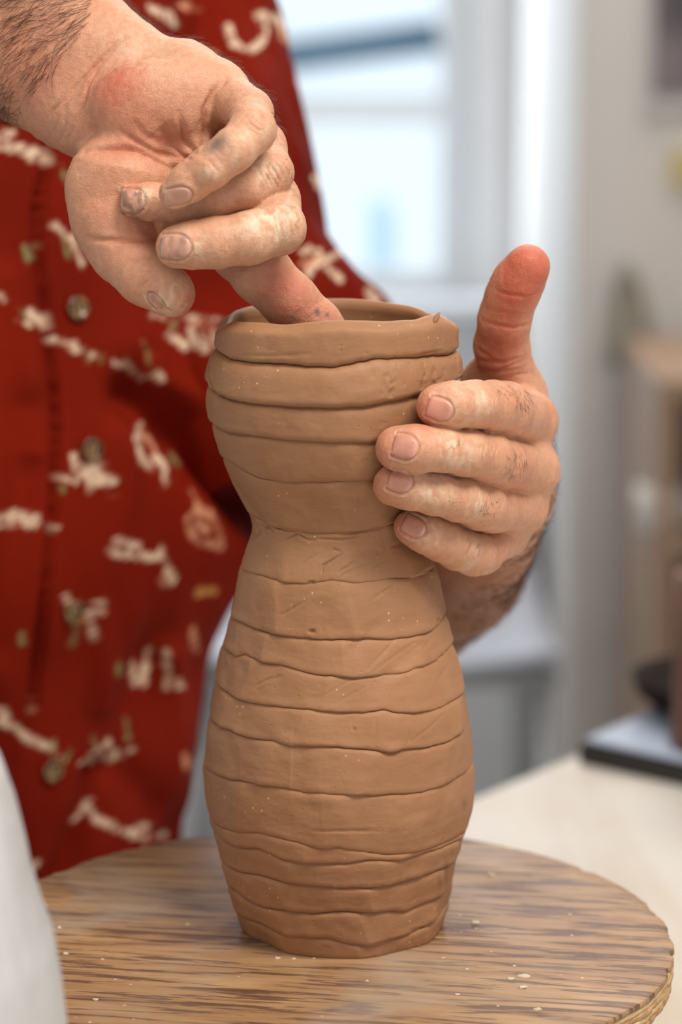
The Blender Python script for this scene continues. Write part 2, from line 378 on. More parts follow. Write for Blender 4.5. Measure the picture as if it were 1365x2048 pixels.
# ------------------------------------------------------------------ round plywood board
bc_ = WZ(646, 1872, 0.0); BR = .1375
bd = empty('round_board', (float(bc_[0]), float(bc_[1]), -.0125)); tag(bd, 'round weathered plywood board with chipped edge carrying the clay vase', 'board')
def wood(nt, b):
    v = coords(nt, (1, 1, 1), (0, 0, .16))
    def stretched(sx, sy, sc, det, rg, dist):
        m = nt.nodes.new('ShaderNodeMapping'); m.inputs['Scale'].default_value = (sx, sy, 1); nt.links.new(v, m.inputs[0]); return noise(nt, m.outputs[0], sc, det, rg, dist)
    g1 = stretched(1.0, 8, 10, 6, .62, .9); g2 = stretched(1.5, 19, 13, 5, .62, .5)
    base = ramp(nt, g1, [(.28, srgb(122, 86, 58)), (.5, srgb(158, 120, 82)), (.70, srgb(180, 144, 102))])
    gr = ramp(nt, g1, [(.38, (1, 1, 1)), (.43, (0, 0, 0))])
    st = ramp(nt, g2, [(.42, (1, 1, 1)), (.465, (0, 0, 0))])
    mul = nt.nodes.new('ShaderNodeMath'); mul.operation = 'MULTIPLY'; nt.links.new(gr.outputs[0], mul.inputs[0]); mul.inputs[1].default_value = .85
    mx = nt.nodes.new('ShaderNodeMath'); mx.operation = 'MAXIMUM'; nt.links.new(mul.outputs[0], mx.inputs[0])
    m3 = nt.nodes.new('ShaderNodeMath'); m3.operation = 'MULTIPLY'; nt.links.new(st.outputs[0], m3.inputs[0]); m3.inputs[1].default_value = .85
    nt.links.new(m3.outputs[0], mx.inputs[1])
    c = mix(nt, mx.outputs[0], base.outputs[0], srgb(86, 56, 40))
    wn = noise(nt, coords(nt), 9, 5, .6, .5); wr = ramp(nt, wn, [(.50, (0, 0, 0)), (.72, (.65, .65, .65))])
    c = mix(nt, wr.outputs[0], c, srgb(176, 160, 144))
    # small pale specks of dried slip
    vo = nt.nodes.new('ShaderNodeTexVoronoi'); vo.inputs['Scale'].default_value = 120; nt.links.new(coords(nt), vo.inputs['Vector'])
    sr = ramp(nt, vo.outputs['Distance'], [(.05, (1, 1, 1)), (.10, (0, 0, 0))])
    sn = ramp(nt, noise(nt, coords(nt), 30, 2), [(.52, (0, 0, 0)), (.6, (1, 1, 1))])
    f = mix(nt, 1.0, sr.outputs[0], sn.outputs[0], 'MULTIPLY')
    c = mix(nt, f, c, srgb(215, 195, 165))
    nt.links.new(c, b.inputs[0])
    inv = ramp(nt, mx.outputs[0], [(0, (1, 1, 1)), (1, (0, 0, 0))])
    bump(nt, b, inv.outputs[0], .35, .0006)
    rr = ramp(nt, wn, [(.4, (.42,)*3), (.6, (.6,)*3)]); nt.links.new(rr.outputs[0], b.inputs['Roughness'])
M_bat = mat('weathered_plywood_face', (.4, .3, .2), .5, build=wood)
def plymat(name, c1, c2):
    def f(nt, b):
        n = noise(nt, coords(nt, (1, 1, 3)), 160, 4, .6); r = ramp(nt, n, [(.35, c1), (.65, c2)]); nt.links.new(r.outputs[0], b.inputs[0])
        bump(nt, b, n, .6, .0008)
    return mat(name, c1, .75, build=f)
M_plA = plymat('ply_edge_pale', srgb(196, 160, 112), srgb(228, 198, 150)); M_plB = plymat('ply_edge_brown', srgb(150, 108, 70), srgb(205, 168, 120))
NL = 5; th = .0125/NL
for k in range(NL):
    zt_ = -k*th; zb_ = zt_-th; n = 420; a = np.arange(n)*2*np.pi/n
    circ = np.stack([np.cos(a), np.sin(a), 0*a], -1)
    chip = np.clip(fbm(circ*BR*1000, 9, k*3)-.15, 0, 1)*(.0022 if k == 0 else .0009)+vnoise(circ*BR*1000, 2.2, 40+k)*.00022
    flat = np.maximum(0, np.cos(a-math.radians(-38))-.985)*.12      # slightly flattened stretch at the front right
    r = BR-chip-flat-(.0006 if k % 2 else 0)-(.0005 if k == NL-1 else 0)
    inner = r-.0006
    rings = [np.stack([np.cos(a)*.001, np.sin(a)*.001, 0*a+zt_], -1)]
    if k == 0:
        rings.append(np.stack([np.cos(a)*(r-.004), np.sin(a)*(r-.004), 0*a+zt_], -1))
    rings += [np.stack([np.cos(a)*inner, np.sin(a)*inner, 0*a+zt_-(.0004 if k == 0 else 0)], -1), np.stack([np.cos(a)*r, np.sin(a)*r, 0*a+zt_-.0006], -1),
              np.stack([np.cos(a)*r, np.sin(a)*r, 0*a+zb_+.0002], -1), np.stack([np.cos(a)*inner, np.sin(a)*inner, 0*a+zb_], -1), np.stack([np.cos(a)*.001, np.sin(a)*.001, 0*a+zb_], -1)]
    V = np.concatenate(rings)+np.array([bc_[0], bc_[1], 0]); m = len(rings)
    i, j = np.meshgrid(np.arange(m-1), np.arange(n), indexing='ij')
    F = np.stack([i*n+j, (i+1)*n+j, (i+1)*n+(j+1) % n, i*n+(j+1) % n], -1).reshape(-1, 4)
    o = link('face_veneer' if k == 0 else 'ply_layer', npmesh('ply', V, F), M_bat if k == 0 else (M_plA if k % 2 else M_plB), bd, smooth=False)
# dried slip flecks
M_fleck = mat('dried_slip', srgb(205, 190, 168), .8)
for (px, py, s) in ((555, 1917, 1.1), (587, 1918, .8), (1050, 1953, 2.4), (1046, 1975, 2.0), (1022, 1958, 1.3), (950, 1846, 1.6), (935, 1939, .8), (735, 1962, .6), (1030, 1933, .7), (628, 1917, .5), (118, 1856, .9), (376, 1850, .9), (132, 1908, .9), (205, 1919, .7), (915, 1990, .9), (1075, 2020, 1.4), (190, 2000, 1.1), (984, 1750, 1.5), (1140, 1830, .7)):
    c = WZ(px, py, 0.0); bm = bmesh.new(); bmesh.ops.create_icosphere(bm, subdivisions=2, radius=1)
    for v in bm.verts:
        q = 1+.6*vnoise(np.array(v.co)[None]*1.0+px, .45)[0]
        v.co = Vector((v.co.x*s*.0011*q+c[0], v.co.y*s*.0007*q+c[1], .0001+v.co.z*min(s, 1.2)*.0006*q))
    bmesh_obj('slip_fleck', bm, M_fleck, bd, True)
# banding wheel below the board
M_iron = mat('cast_iron', (.12, .12, .125), .5, metallic=.8)
bwh = empty('banding_wheel', (float(bc_[0]), float(bc_[1]), -.1)); tag(bwh, 'grey iron banding wheel on the table under the round board', 'turntable')
lathe('wheel_head', [(.001, -.022), (.085, -.022), (.09, -.020), (.09, -.0145), (.088, -.0125), (.001, -.0125)], (bc_[0], bc_[1], 0), M_iron, bwh)
lathe('pedestal', [(.001, -.1), (.065, -.1), (.066, -.094), (.05, -.088), (.022, -.075), (.018, -.03), (.03, -.022), (.001, -.022)], (bc_[0], bc_[1], 0), M_iron, bwh)

# ------------------------------------------------------------------ the coil-built clay vase
sil = [(600, 438, 908), (640, 438, 908), (700, 437, 908), (740, 427, 913), (780, 418, 912), (820, 420, 908), (850, 427, 905), (900, 441, 893), (950, 462, 872), (1000, 487, 850), (1030, 503, 838), (1050, 508, 834), (1065, 505, 838),
       (1100, 490, 858), (1140, 477, 877), (1200, 466, 888), (1250, 455, 899), (1300, 441, 916), (1350, 428, 930), (1400, 416, 939), (1450, 408, 945), (1500, 405, 948), (1550, 405, 950), (1600, 410, 948), (1650, 420, 936), (1700, 433, 921), (1740, 446, 912), (1780, 461, 905), (1820, 474, 898), (1862, 489, 886)]
zz = []; cc_ = []; rr_ = []
for y, l, r in sil:
    a = W(l, y, 0); b = W(r, y, 0); zz.append(a[2]); cc_.append((a[0]+b[0])/2); rr_.append((b[0]-a[0])/2)
o_ = np.argsort(zz); zz = np.array(zz)[o_]; cc_ = np.array(cc_)[o_]; rr_ = np.array(rr_)[o_]
zs = np.linspace(-.01, .262, 400)
def smooth(y, k=5):
    for _ in range(k): y = np.convolve(np.pad(y, 3, 'edge'), np.ones(7)/7, 'valid')
    return y
cs = smooth(np.interp(zs, zz, cc_)); rs = smooth(np.interp(zs, zz, rr_), 2)
PC = lambda z: np.interp(z, zs, cs); PR = lambda z: np.interp(z, zs, rs)
def surf_pt(px, py):                      # pixel -> (theta, z) on the front surface of the vase
    z = W(px, py, -.04)[..., 2]; x = W(px, py, -.04)[..., 0]
    for _ in range(12):
        s_ = np.clip((x-PC(z))/PR(z), -.999, .999); Y = -PR(z)*np.sqrt(1-s_*s_)
        p = W(px, py, Y); x = p[..., 0]; z = p[..., 2]
    return np.arcsin(np.clip((x-PC(z))/PR(z), -1, 1)), z
Z4 = lambda L: [(390+.4176*x, 560+.4176*y) for x, y in L]
Z5 = lambda L: [(390+.4176*x, 1200+.4176*y) for x, y in L]
seams = [
 Z4([(118, 340), (180, 385), (300, 400), (420, 405), (560, 420), (660, 420), (760, 400), (860, 380), (1000, 375), (1140, 365), (1220, 360), (1240, 340)]),
 Z4([(85, 505), (120, 545), (220, 585), (350, 600), (500, 610), (640, 612), (800, 608), (920, 585), (1040, 560), (1100, 545), (1200, 510), (1240, 480)]),
 Z4([(95, 690), (160, 730), (260, 745), (420, 765), (560, 775), (760, 782), (860, 778), (1000, 765), (1150, 730), (1220, 690)]),
 Z4([(150, 860), (220, 910), (320, 955), (440, 972), (560, 972), (720, 967), (845, 965), (1000, 945), (1150, 890)]),
 Z4([(275, 1130), (330, 1165), (420, 1200), (560, 1218), (700, 1215), (850, 1198), (960, 1170), (1060, 1130)]),
 Z4([(210, 1370), (260, 1405), (330, 1425), (430, 1455), (550, 1458), (650, 1440), (780, 1452), (950, 1432), (1030, 1430), (1150, 1380)]),
 Z5([(170, 70), (220, 120), (300, 155), (400, 172), (600, 198), (700, 195), (830, 190), (950, 195), (1050, 180), (1140, 150), (1200, 90)]),
 Z5([(130, 215), (180, 275), (225, 265), (310, 300), (410, 318), (540, 360), (640, 370), (790, 380), (915, 365), (1010, 355), (1070, 325), (1150, 300), (1240, 215)]),
 Z5([(95, 410), (150, 455), (260, 500), (400, 520), (560, 530), (680, 545), (850, 545), (915, 530), (960, 548), (1060, 545), (1180, 525), (1290, 455)]),
 Z5([(50, 550), (90, 600), (150, 630), (230, 668), (350, 680), (480, 705), (650, 712), (830, 725), (950, 738), (1010, 720), (1110, 718), (1230, 685), (1310, 600)]),
 Z5([(60, 825), (150, 868), (220, 875), (300, 890), (420, 910), (520, 935), (600, 932), (780, 942), (950, 940), (1100, 930), (1200, 890), (1325, 810)]),
 Z5([(85, 1080), (210, 1115), (300, 1120), (400, 1150), (500, 1170), (590, 1198), (680, 1193), (780, 1210), (930, 1228), (1100, 1205), (1290, 1120)]),
 Z5([(100, 1130), (200, 1190), (300, 1200), (420, 1250), (520, 1265), (720, 1272), (820, 1255), (1000, 1250), (1100, 1222), (1200, 1190), (1285, 1140)]),
 Z5([(130, 1260), (200, 1310), (300, 1325), (400, 1350), (520, 1370), (680, 1388), (900, 1380), (1050, 1345), (1150, 1310), (1255, 1245)]),
 Z5([(190, 1400), (260, 1455), (320, 1480), (430, 1490), (560, 1512), (700, 1500), (850, 1505), (950, 1495), (1020, 1502), (1110, 1460), (1200, 1410), (1225, 1380)]),
 Z5([(225, 1520), (330, 1570), (430, 1610), (560, 1625), (640, 1628), (740, 1655), (830, 1662), (950, 1635), (1030, 1615), (1120, 1560), (1200, 1500)]),
]
NT = 660; TH = np.arange(NT)*2*np.pi/NT-np.pi          # theta 0 faces the camera, +x to the right
def seam_z(pts, seed):
    p = np.array(pts); t, z = surf_pt(p[:, 0], p[:, 1]); o = np.argsort(t); t = t[o]; z = z[o]
    zm = np.median(z); back = [-np.pi, -2.6, -2.2, 2.2, 2.6]
    r2 = np.random.default_rng(seed); bz_ = zm+r2.normal(0, .0007, len(back)); bz_[0] = zm
    tt = np.concatenate([back[:3], t, back[3:], [np.pi]]); z2 = np.concatenate([bz_[:3], z, bz_[3:], [bz_[0]]])
    zi = np.interp(TH, tt, z2); k = 9
    zi = np.convolve(np.concatenate([zi[-k:], zi, zi[:k]]), np.hanning(2*4+3)/np.hanning(2*4+3).sum(), 'same')[k:-k]
    return zi+.00018*vnoise(np.stack([np.cos(TH)*50, np.sin(TH)*50, 0*TH+seed*9], -1), 3.0, seed)
SZ = [seam_z(s, i) for i, s in enumerate(seams)]
rimf = np.array(Z4([(118, 235), (150, 205), (280, 224), (420, 227), (600, 216), (760, 211), (950, 213), (1060, 206), (1115, 200), (1150, 182), (1200, 178), (1238, 205)]))
t_, z_ = [], []
tf, zf_ = surf_pt(rimf[:, 0], rimf[:, 1]-2)
zback = W(660, 599, .041)[2]
ztop = np.interp(TH, np.concatenate([[-np.pi, -2.2, -1.8], np.sort(tf), [1.75, 2.05, 2.4, 2.8, np.pi]]), np.concatenate([[zback, zback-.0013, zback-.002], zf_[np.argsort(tf)], [zback-.0030, zback-.0036, zback-.0020, zback-.0004, zback]]))
ztop = np.convolve(np.concatenate([ztop[-30:], ztop, ztop[:30]]), np.hanning(41)/np.hanning(41).sum(), 'same')[30:-30]+.0004*vnoise(np.stack([np.cos(TH)*40, np.sin(TH)*40, 0*TH], -1), 9, 3)
levels = [ztop]+SZ+[np.zeros(NT)]
for i in range(1, len(levels)): levels[i] = np.minimum(levels[i], levels[i-1]-.0012)
def claymat(nt, b):
    v = coords(nt); n = noise(nt, v, 22, 5, .6)
    base = ramp(nt, n, [(.30, srgb(152, 106, 73)), (.55, srgb(163, 117, 82)), (.75, srgb(172, 128, 94))])
    s1 = nt.nodes.new('ShaderNodeMapping'); s1.inputs['Scale'].default_value = (1, 1, 5); nt.links.new(v, s1.inputs[0])
    n2 = noise(nt, s1.outputs[0], 90, 5, .65)
    c = mix(nt, .35, base.outputs[0], ramp(nt, n2, [(.3, srgb(152, 108, 76)), (.7, srgb(172, 128, 94))]).outputs[0])
    at = nt.nodes.new('ShaderNodeAttribute'); at.attribute_name = 'Col'
    c = mix(nt, 1.0, c, at.outputs['Color'], 'MULTIPLY')
    vo = nt.nodes.new('ShaderNodeTexVoronoi'); vo.inputs['Scale'].default_value = 260; nt.links.new(v, vo.inputs['Vector'])
    sr = ramp(nt, vo.outputs['Distance'], [(.07, (1, 1, 1)), (.13, (0, 0, 0))])
    sn = ramp(nt, noise(nt, v, 40, 3), [(.52, (0, 0, 0)), (.62, (1, 1, 1))])
    f = mix(nt, 1.0, sr.outputs[0], sn.outputs[0], 'MULTIPLY'); c = mix(nt, f, c, srgb(216, 176, 136))
    vo2 = nt.nodes.new('ShaderNodeTexVoronoi'); vo2.inputs['Scale'].default_value = 190; nt.links.new(v, vo2.inputs['Vector'])
    pr_ = ramp(nt, vo2.outputs['Distance'], [(.05, (0, 0, 0)), (.12, (1, 1, 1))])
    nt.links.new(c, b.inputs[0])
    n3 = noise(nt, v, 900, 4, .6); n4 = noise(nt, s1.outputs[0], 160, 5, .6)
    b1 = bump(nt, b, n3, .22, .0004); b2 = bump(nt, b, n4, .16, .0006, b1); bump(nt, b, pr_.outputs[0], .35, .0004, b2)
M_clay = mat('damp_terracotta_clay', (.4, .2, .1), .55, .28, build=claymat)
vase = empty('clay_vase', (float(PC(0.0)), 0, 0)); tag(vase, 'coil-built brown clay vase with narrow waist on the round board', 'vase')
# pressed scratches: polylines in vase (theta,z) from the photograph
scr = [(Z4(L), w_, d_) for L, w_, d_ in (
 ([(610, 1400), (612, 1370), (650, 1350), (705, 1312)], .55, .8), ([(690, 1400), (750, 1360), (795, 1340)], .6, .6), ([(700, 1420), (780, 1375)], .5, .4),
 ([(500, 1370), (560, 1330), (600, 1310)], .6, .35), ([(660, 1290), (700, 1300)], .5, .7), ([(870, 1310), (890, 1300)], .5, .6), ([(940, 1280), (990, 1265)], .5, .7),
 ([(930, 1435), (1030, 1430)], .5, .7), ([(860, 1525), (960, 1455)], .7, .5), ([(1095, 1400), (1150, 1380)], .6, .6), ([(260, 1255), (320, 1205)], .8, .7),
 ([(330, 1195), (350, 1190), (380, 1205)], .6, 1.0), ([(440, 1245), (490, 1220), (540, 1245), (580, 1250)], .7, .7), ([(580, 1240), (700, 1245), (800, 1235)], .7, .6),
 ([(760, 1400), (840, 1350)], .5, .4), ([(850, 1380), (900, 1345)], .5, .4), ([(540, 1452), (570, 1448)], .9, .9), ([(220, 360), (380, 362), (560, 352)], .4, .35), ([(1050, 358), (1180, 335)], .4, .35),
 ([(92, 395), (100, 430), (104, 490), (122, 530)], 1.2, 1.6), ([(690, 1220), (820, 1205), (900, 1190)], .6, .5), ([(300, 1175), (380, 1190), (520, 1205)], .8, .5), ([(770, 1080), (785, 1040)], .4, .3), ([(470, 1075), (700, 1078)], .4, .2))]
scr += [(Z5(L), w_, d_) for L, w_, d_ in (
 ([(830, 330), (960, 200)], 1.0, .30), ([(860, 345), (1060, 200)], .9, .25), ([(1090, 240), (1140, 180)], .7, .25), ([(1040, 680), (1120, 620), (1210, 540)], .7, .3), ([(1150, 420), (1225, 320)], .6, .25),
 ([(290, 410), (340, 385), (410, 368)], .7, .4), ([(410, 75), (530, 5)], .7, .45), ([(600, 470), (760, 380)], .8, .2), ([(670, 500), (820, 420)], .8, .2), ([(1035, 245), (1100, 200)], .7, .2),
 ([(700, 300), (900, 100)], 4.0, .35), ([(860, 420), (1100, 200)], 4.5, .4), ([(500, 640), (500, 900), (560, 1060)], 7.0, .5), ([(150, 650), (170, 820)], 6.0, .5), ([(560, 1108), (900, 1112)], .6, .5), ([(545, 155), (570, 155)], 1.2, 1.0), ([(1165, 100), (1185, 90)], 1.2, 1.0), ([(760, 620), (770, 628)], .7, .6), ([(1020, 620), (1030, 670), (1010, 705)], .5, .25), ([(855, 700), (870, 640), (870, 560)], .4, .2),
 ([(840, 1655), (960, 1628), (1030, 1608)], .5, .5), ([(960, 1628), (1010, 1618)], .5, .6), ([(1180, 1190), (1200, 1150)], .9, .7), ([(1040, 1590), (1150, 1555)], .5, .5))]
SC = []
for L, w_, d_ in scr:
    p = np.array(L); seg = np.concatenate([np.linspace(p[i], p[i+1], 2+int(np.hypot(*(p[i+1]-p[i]))/2.0), endpoint=(i == len(p)-2)) for i in range(len(p)-1)])
    t, z = surf_pt(seg[:, 0], seg[:, 1]); u = np.linspace(0, 1, len(t)); SC.append((t, z, max(w_, .8)*.00062, d_*.0016*np.sin(np.pi*np.clip(u*.9+.05, 0, 1))**.5))
off = [0.0002, 0.0010, 0.0006]+[0]*20
bul = [.0016, .0018, .0007, .0004, .0002, .0001, .0002, .0002, .0001, .0002, .0002, .0001, .0002, .0003, .0005, .0006, .0003]
edg = [.0016, .0017, .0011, .0010, .0008, .0007, .0010, .0008, .0007, .0010, .0008, .0006, .0009, .0010, .0011, .0009, .0006]
# how deep each seam reads (top seam index = coil i's top)
sd = [0, 1.5, 1.35, 1.0, .8, .55, .5, 1.1, .8, .85, .95, .8, .5, .9, 1.05, 1.05, .6, .2]
NR = 28
for k in range(len(levels)-1):
    zt_, zb_ = levels[k], levels[k+1]; NR = int(np.clip(np.mean(zt_-zb_)/.00048, 14, 40))
    u = np.linspace(0, 1, NR); u = .5-.5*np.cos(np.pi*u); u = u*.55+np.linspace(0, 1, NR)*.45      # rows bunched at both seams
    Z = zb_[None]+(zt_-zb_)[None]*u[:, None]; T = np.repeat(TH[None], NR, 0); hgt = (zt_-zb_)[None]
    db = (Z-zb_[None]); dt = (zt_[None]-Z)
    R = PR(Z)+off[k]+bul[k]*(1-(2*u[:, None]-1)**4)*np.clip(hgt/.010, .2, 1)
    # each upper coil laps slightly over the one below: fat lower lip, tucked upper edge
    e = .00042
    vb = sd[k+1]*(.85+.3*vnoise(np.stack([T*20, Z*0, Z*0+k*7], -1), 9, k))
    R = R-.0010*vb*np.exp(-(db/e)**2)+.00028*np.minimum(vb, 1.2)*np.exp(-((db-.0018)/.0015)**2)
    R = R-.00050*sd[k]*np.exp(-(dt/.0007)**2)-.0002*sd[k]*np.exp(-(dt/.0022)**2)
    X0 = np.stack([np.sin(T)*45, -np.cos(T)*45, Z*1000], -1)
    # finger-pressed facets and lumps
    R = R+.00060*fbm(X0, 16, 3, 2)+.00030*vnoise(X0*np.array([1, 1, 1.6]), 6, 5+k)+.00007*fbm(X0*np.array([1, 1, 2.5]), 2.2, 9, 2)
    fac = np.abs(((T+.13*k+.2*np.sin(Z*40))*4.2/np.pi) % 1-.5)*2
    R = R-.0012*(1-fac**2)*np.clip(sstep(.16, .10, Z)+.35, 0, 1)
    R = R-.0011*np.clip(fbm(np.stack([T*38, Z*0+k*11, Z*600], -1), 12, 61, 2)-.05, 0, 1)*sstep(.06, .02, Z)
    if k == 1:      # torn crumbly patch on the right half of the second coil
        px_, py_, _ = proj(np.stack([PC(Z)+R*np.sin(T), -R*np.cos(T), Z], -1))
        m = sstep(700, 800, px_)*sstep(.0008, .003, db)*sstep(.0004, .002, dt)*(np.cos(T) > -.2)
        q = fbm(X0*np.array([1, 1, 1.3]), 2.4, 77, 3); R = R-.0009*m*np.clip(q-.15, 0, 1)
    col = np.ones(Z.shape)
    for t, z, w_, d_ in SC:
        if z.max() < Z.min()-.003 or z.min() > Z.max()+.003: continue
        selj = np.where((TH > t.min()-.06) & (TH < t.max()+.06))[0]
        if len(selj) == 0: continue
        Ts, Zs = T[:, selj], Z[:, selj]
        d2 = ((Ts[..., None]-t)*.045)**2+(Zs[..., None]-z)**2; ii = d2.argmin(-1); dm = d2.min(-1)
        R[:, selj] -= d_[ii]*np.exp(-dm/w_**2)-.25*d_[ii]*np.exp(-dm/(2.6*w_)**2)
    if k == 0:      # rounded rim lip and small torn flake on the right of the rim
        R = R-.0020*np.exp(-(dt/.0016)**2)
    xs = PC(Z)+R*np.sin(T); ys = -R*np.cos(T)
    rings = [np.stack([xs[i], ys[i], Z[i]], -1) for i in range(NR)]
    Rin = PR(Z)-.0062
    if k == 0:
        for f_, dz_ in ((.35, .0007), (.7, .0004)):
            rr2 = R[-1]*(1-f_)+(Rin[-1]+.0006)*f_
            rings.append(np.stack([PC(Z[-1])+rr2*np.sin(TH), -rr2*np.cos(TH), Z[-1]+dz_], -1))
    for i in (NR-1, NR*2//3, NR//3, 0):
        ri = Rin[i]+(.0006 if i in (NR*2//3, NR//3) else 0)+.0002*vnoise(X0[i], 9, 8)
        rings.append(np.stack([PC(Z[i])+ri*np.sin(TH), -ri*np.cos(TH), Z[i]-(.0012 if (k == 0 and i == NR-1) else 0)], -1))
    V = np.concatenate(rings); m = len(rings); i, j = np.meshgrid(np.arange(m), np.arange(NT), indexing='ij')
    F = np.stack([i*NT+j, i*NT+(j+1) % NT, ((i+1) % m)*NT+(j+1) % NT, ((i+1) % m)*NT+j], -1).reshape(-1, 4)
    me = npmesh('clay_coil', V, F)
    pv, qv, _ = proj(V); cv = np.ones((len(V), 3))
    # darker charcoal smears low on the right, as real marks in the clay
    for (mx_, my_, sx_, sy_, am) in ((893, 1745, 5, 26, .35), (905, 1700, 6, 12, .25), (930, 1608, 5, 12, .3), (880, 1760, 4, 12, .3)):
        g = am*np.exp(-((pv-mx_)/sx_)**2-((qv-my_)/sy_)**2)*(V[:, 1] < .01); cv *= (1-g)[:, None]
    tone = 1+.05*fbm(V*1000, 30, 50+k, 2); cv *= tone[:, None]
    setcol(me, cv)
    link('clay_coil', me, M_clay, vase)
# floor of the vase and the torn flake on the rim
lathe('vase_base', [(.0005, .0002), (.0365, .0002), (.0365, .006), (.0005, .007)], (PC(.003), 0, 0), M_clay, vase)
setcol(bpy.data.objects['vase_base'].data, np.ones((len(bpy.data.objects['vase_base'].data.vertices), 3)))
fp = W(869, 633, -.020)
bm = bmesh.new(); bmesh.ops.create_icosphere(bm, subdivisions=3, radius=1)
for v in bm.verts:
    q = 1+.3*vnoise(np.array(v.co)[None]+3, .8)[0]; v.co = Vector((v.co.x*.0015*q*(1-.6*v.co.z)+fp[0]+v.co.z*.0022, v.co.y*.0060*q+fp[1], v.co.z*.0030*q+fp[2]-.001))
fo = bmesh_obj('torn_clay_flake', bm, M_clay, vase, True); setcol(fo.data, np.ones((len(fo.data.vertices), 3)))
# fold at the joint of the second coil (left silhouette)
# ------------------------------------------------------------------ hands: signed distance fields in millimetres, meshed with surface nets
class Field:
    def __init__(s, lo, hi, h):
        s.lo = np.array(lo, float); s.h = h; s.n = (np.ceil((np.array(hi)-s.lo)/h)).astype(int)+1
        s.D = np.full(tuple(s.n), 12.0, np.float32)
    def sl(s, lo, hi):
        a = np.maximum(np.floor((lo-s.lo)/s.h).astype(int), 0); b = np.minimum(np.ceil((hi-s.lo)/s.h).astype(int)+1, s.n)
        return a, b
    def grid(s, a, b):
        g = [s.lo[i]+s.h*np.arange(a[i], b[i]) for i in range(3)]
        return np.meshgrid(*g, indexing='ij', sparse=True)
    def sample(s, P):
        q = (np.asarray(P)-s.lo)/s.h; I = np.clip(np.floor(q).astype(int), 0, s.n-2); f = np.clip(q-I, 0, 1); r = 0
        for a in (0, 1):
            for b in (0, 1):
                for c in (0, 1):
                    r = r+(f[..., 0] if a else 1-f[..., 0])*(f[..., 1] if b else 1-f[..., 1])*(f[..., 2] if c else 1-f[..., 2])*s.D[I[..., 0]+a, I[..., 1]+b, I[..., 2]+c]
        return r
    def grad(s, P):
        e = s.h; g = np.stack([s.sample(P+np.eye(3)[i]*e)-s.sample(P-np.eye(3)[i]*e) for i in range(3)], -1)
        return g/(np.linalg.norm(g, axis=-1, keepdims=True)+1e-9)
def smin(a, b, k):
    k = np.maximum(k, 1e-4); h = np.clip(.5+.5*(b-a)/k, 0, 1); return b+(a-b)*h-k*h*(1-h)
def rcone(X, a, b, r1, r2):
    a = np.asarray(a, float); b = np.asarray(b, float); ba = b-a; l2 = ba@ba; l = math.sqrt(l2)+1e-9
    if l < 1e-6: return np.sqrt((X[0]-a[0])**2+(X[1]-a[1])**2+(X[2]-a[2])**2)-r1
    d = (ba/l).tolist(); s = (r1-r2)/l; s = max(-.95, min(.95, s)); c = math.sqrt(1-s*s)
    x, y, z = X[0]-a[0], X[1]-a[1], X[2]-a[2]
    t = x*d[0]+y*d[1]+z*d[2]; q = np.sqrt(np.maximum(x*x+y*y+z*z-t*t, 0))
    tt = np.clip((t+q*s/c)/l, 0, 1)      # foot along the axis
    return (np.sqrt(q*q+(t-tt*l)**2)-(r1+(r2-r1)*tt)).astype(np.float32)
def ell(X, c, r, ax=None):
    x = [X[0]-c[0], X[1]-c[1], X[2]-c[2]]
    if ax is not None:
        x = [sum(x[i]*ax[k][i] for i in range(3)) for k in range(3)]
    k0 = np.sqrt((x[0]/r[0])**2+(x[1]/r[1])**2+(x[2]/r[2])**2); k1 = np.sqrt((x[0]/r[0]**2)**2+(x[1]/r[1]**2)**2+(x[2]/r[2]**2)**2)
    return (k0*(k0-1)/(k1+1e-9)).astype(np.float32)
def J(px, py, Y, r):                   # joint: pixel, depth in mm, radius in pixels -> centre and radius in mm
    return W(px, py, Y/1000.)*1000, r*float(dep(px, py, Y/1000.))/FPX*1000
def bbox(prims, m):
    lo = np.min([p[0]-p[1] for p in prims], 0)-m; hi = np.max([p[0]+p[1] for p in prims], 0)+m; return lo, hi
def add_chain(fld, js, k_in=3.0, k_join=.7, root_k=None, root_r=24.):
    """one limb: tapered links smoothly joined; joined to the rest with a crease except near its root"""
    js = [J(*j) if len(j) == 4 else j for j in js]
    lo, hi = bbox(js, 10); a, b = fld.sl(lo, hi)
    if np.any(b <= a): return
    X = fld.grid(a, b); L = None
    for p, q in zip(js[:-1], js[1:]):
        d = rcone(X, p[0], q[0], p[1], q[1]); L = d if L is None else smin(L, d, k_in)
    if len(js) == 1: L = rcone(X, js[0][0], js[0][0], js[0][1], js[0][1])
    k = k_join
    if root_k:
        c = js[-1][0]; dd = np.sqrt((X[0]-c[0])**2+(X[1]-c[1])**2+(X[2]-c[2])**2); k = k_join+(root_k-k_join)*(1-sstep(root_r*.45, root_r, dd))
    s = np.s_[a[0]:b[0], a[1]:b[1], a[2]:b[2]]; fld.D[s] = smin(fld.D[s], L, k)
def add_ell(fld, px, py, Y, rx, ry, rz, k=6., ax=None, cut=False):
    c, _ = J(px, py, Y, 1); m = max(rx, ry, rz)+10; a, b = fld.sl(c-m, c+m); X = fld.grid(a, b)
    d = ell(X, c, (rx, ry, rz), ax); s = np.s_[a[0]:b[0], a[1]:b[1], a[2]:b[2]]
    fld.D[s] = -smin(-fld.D[s], d, k) if cut else smin(fld.D[s], d, k)
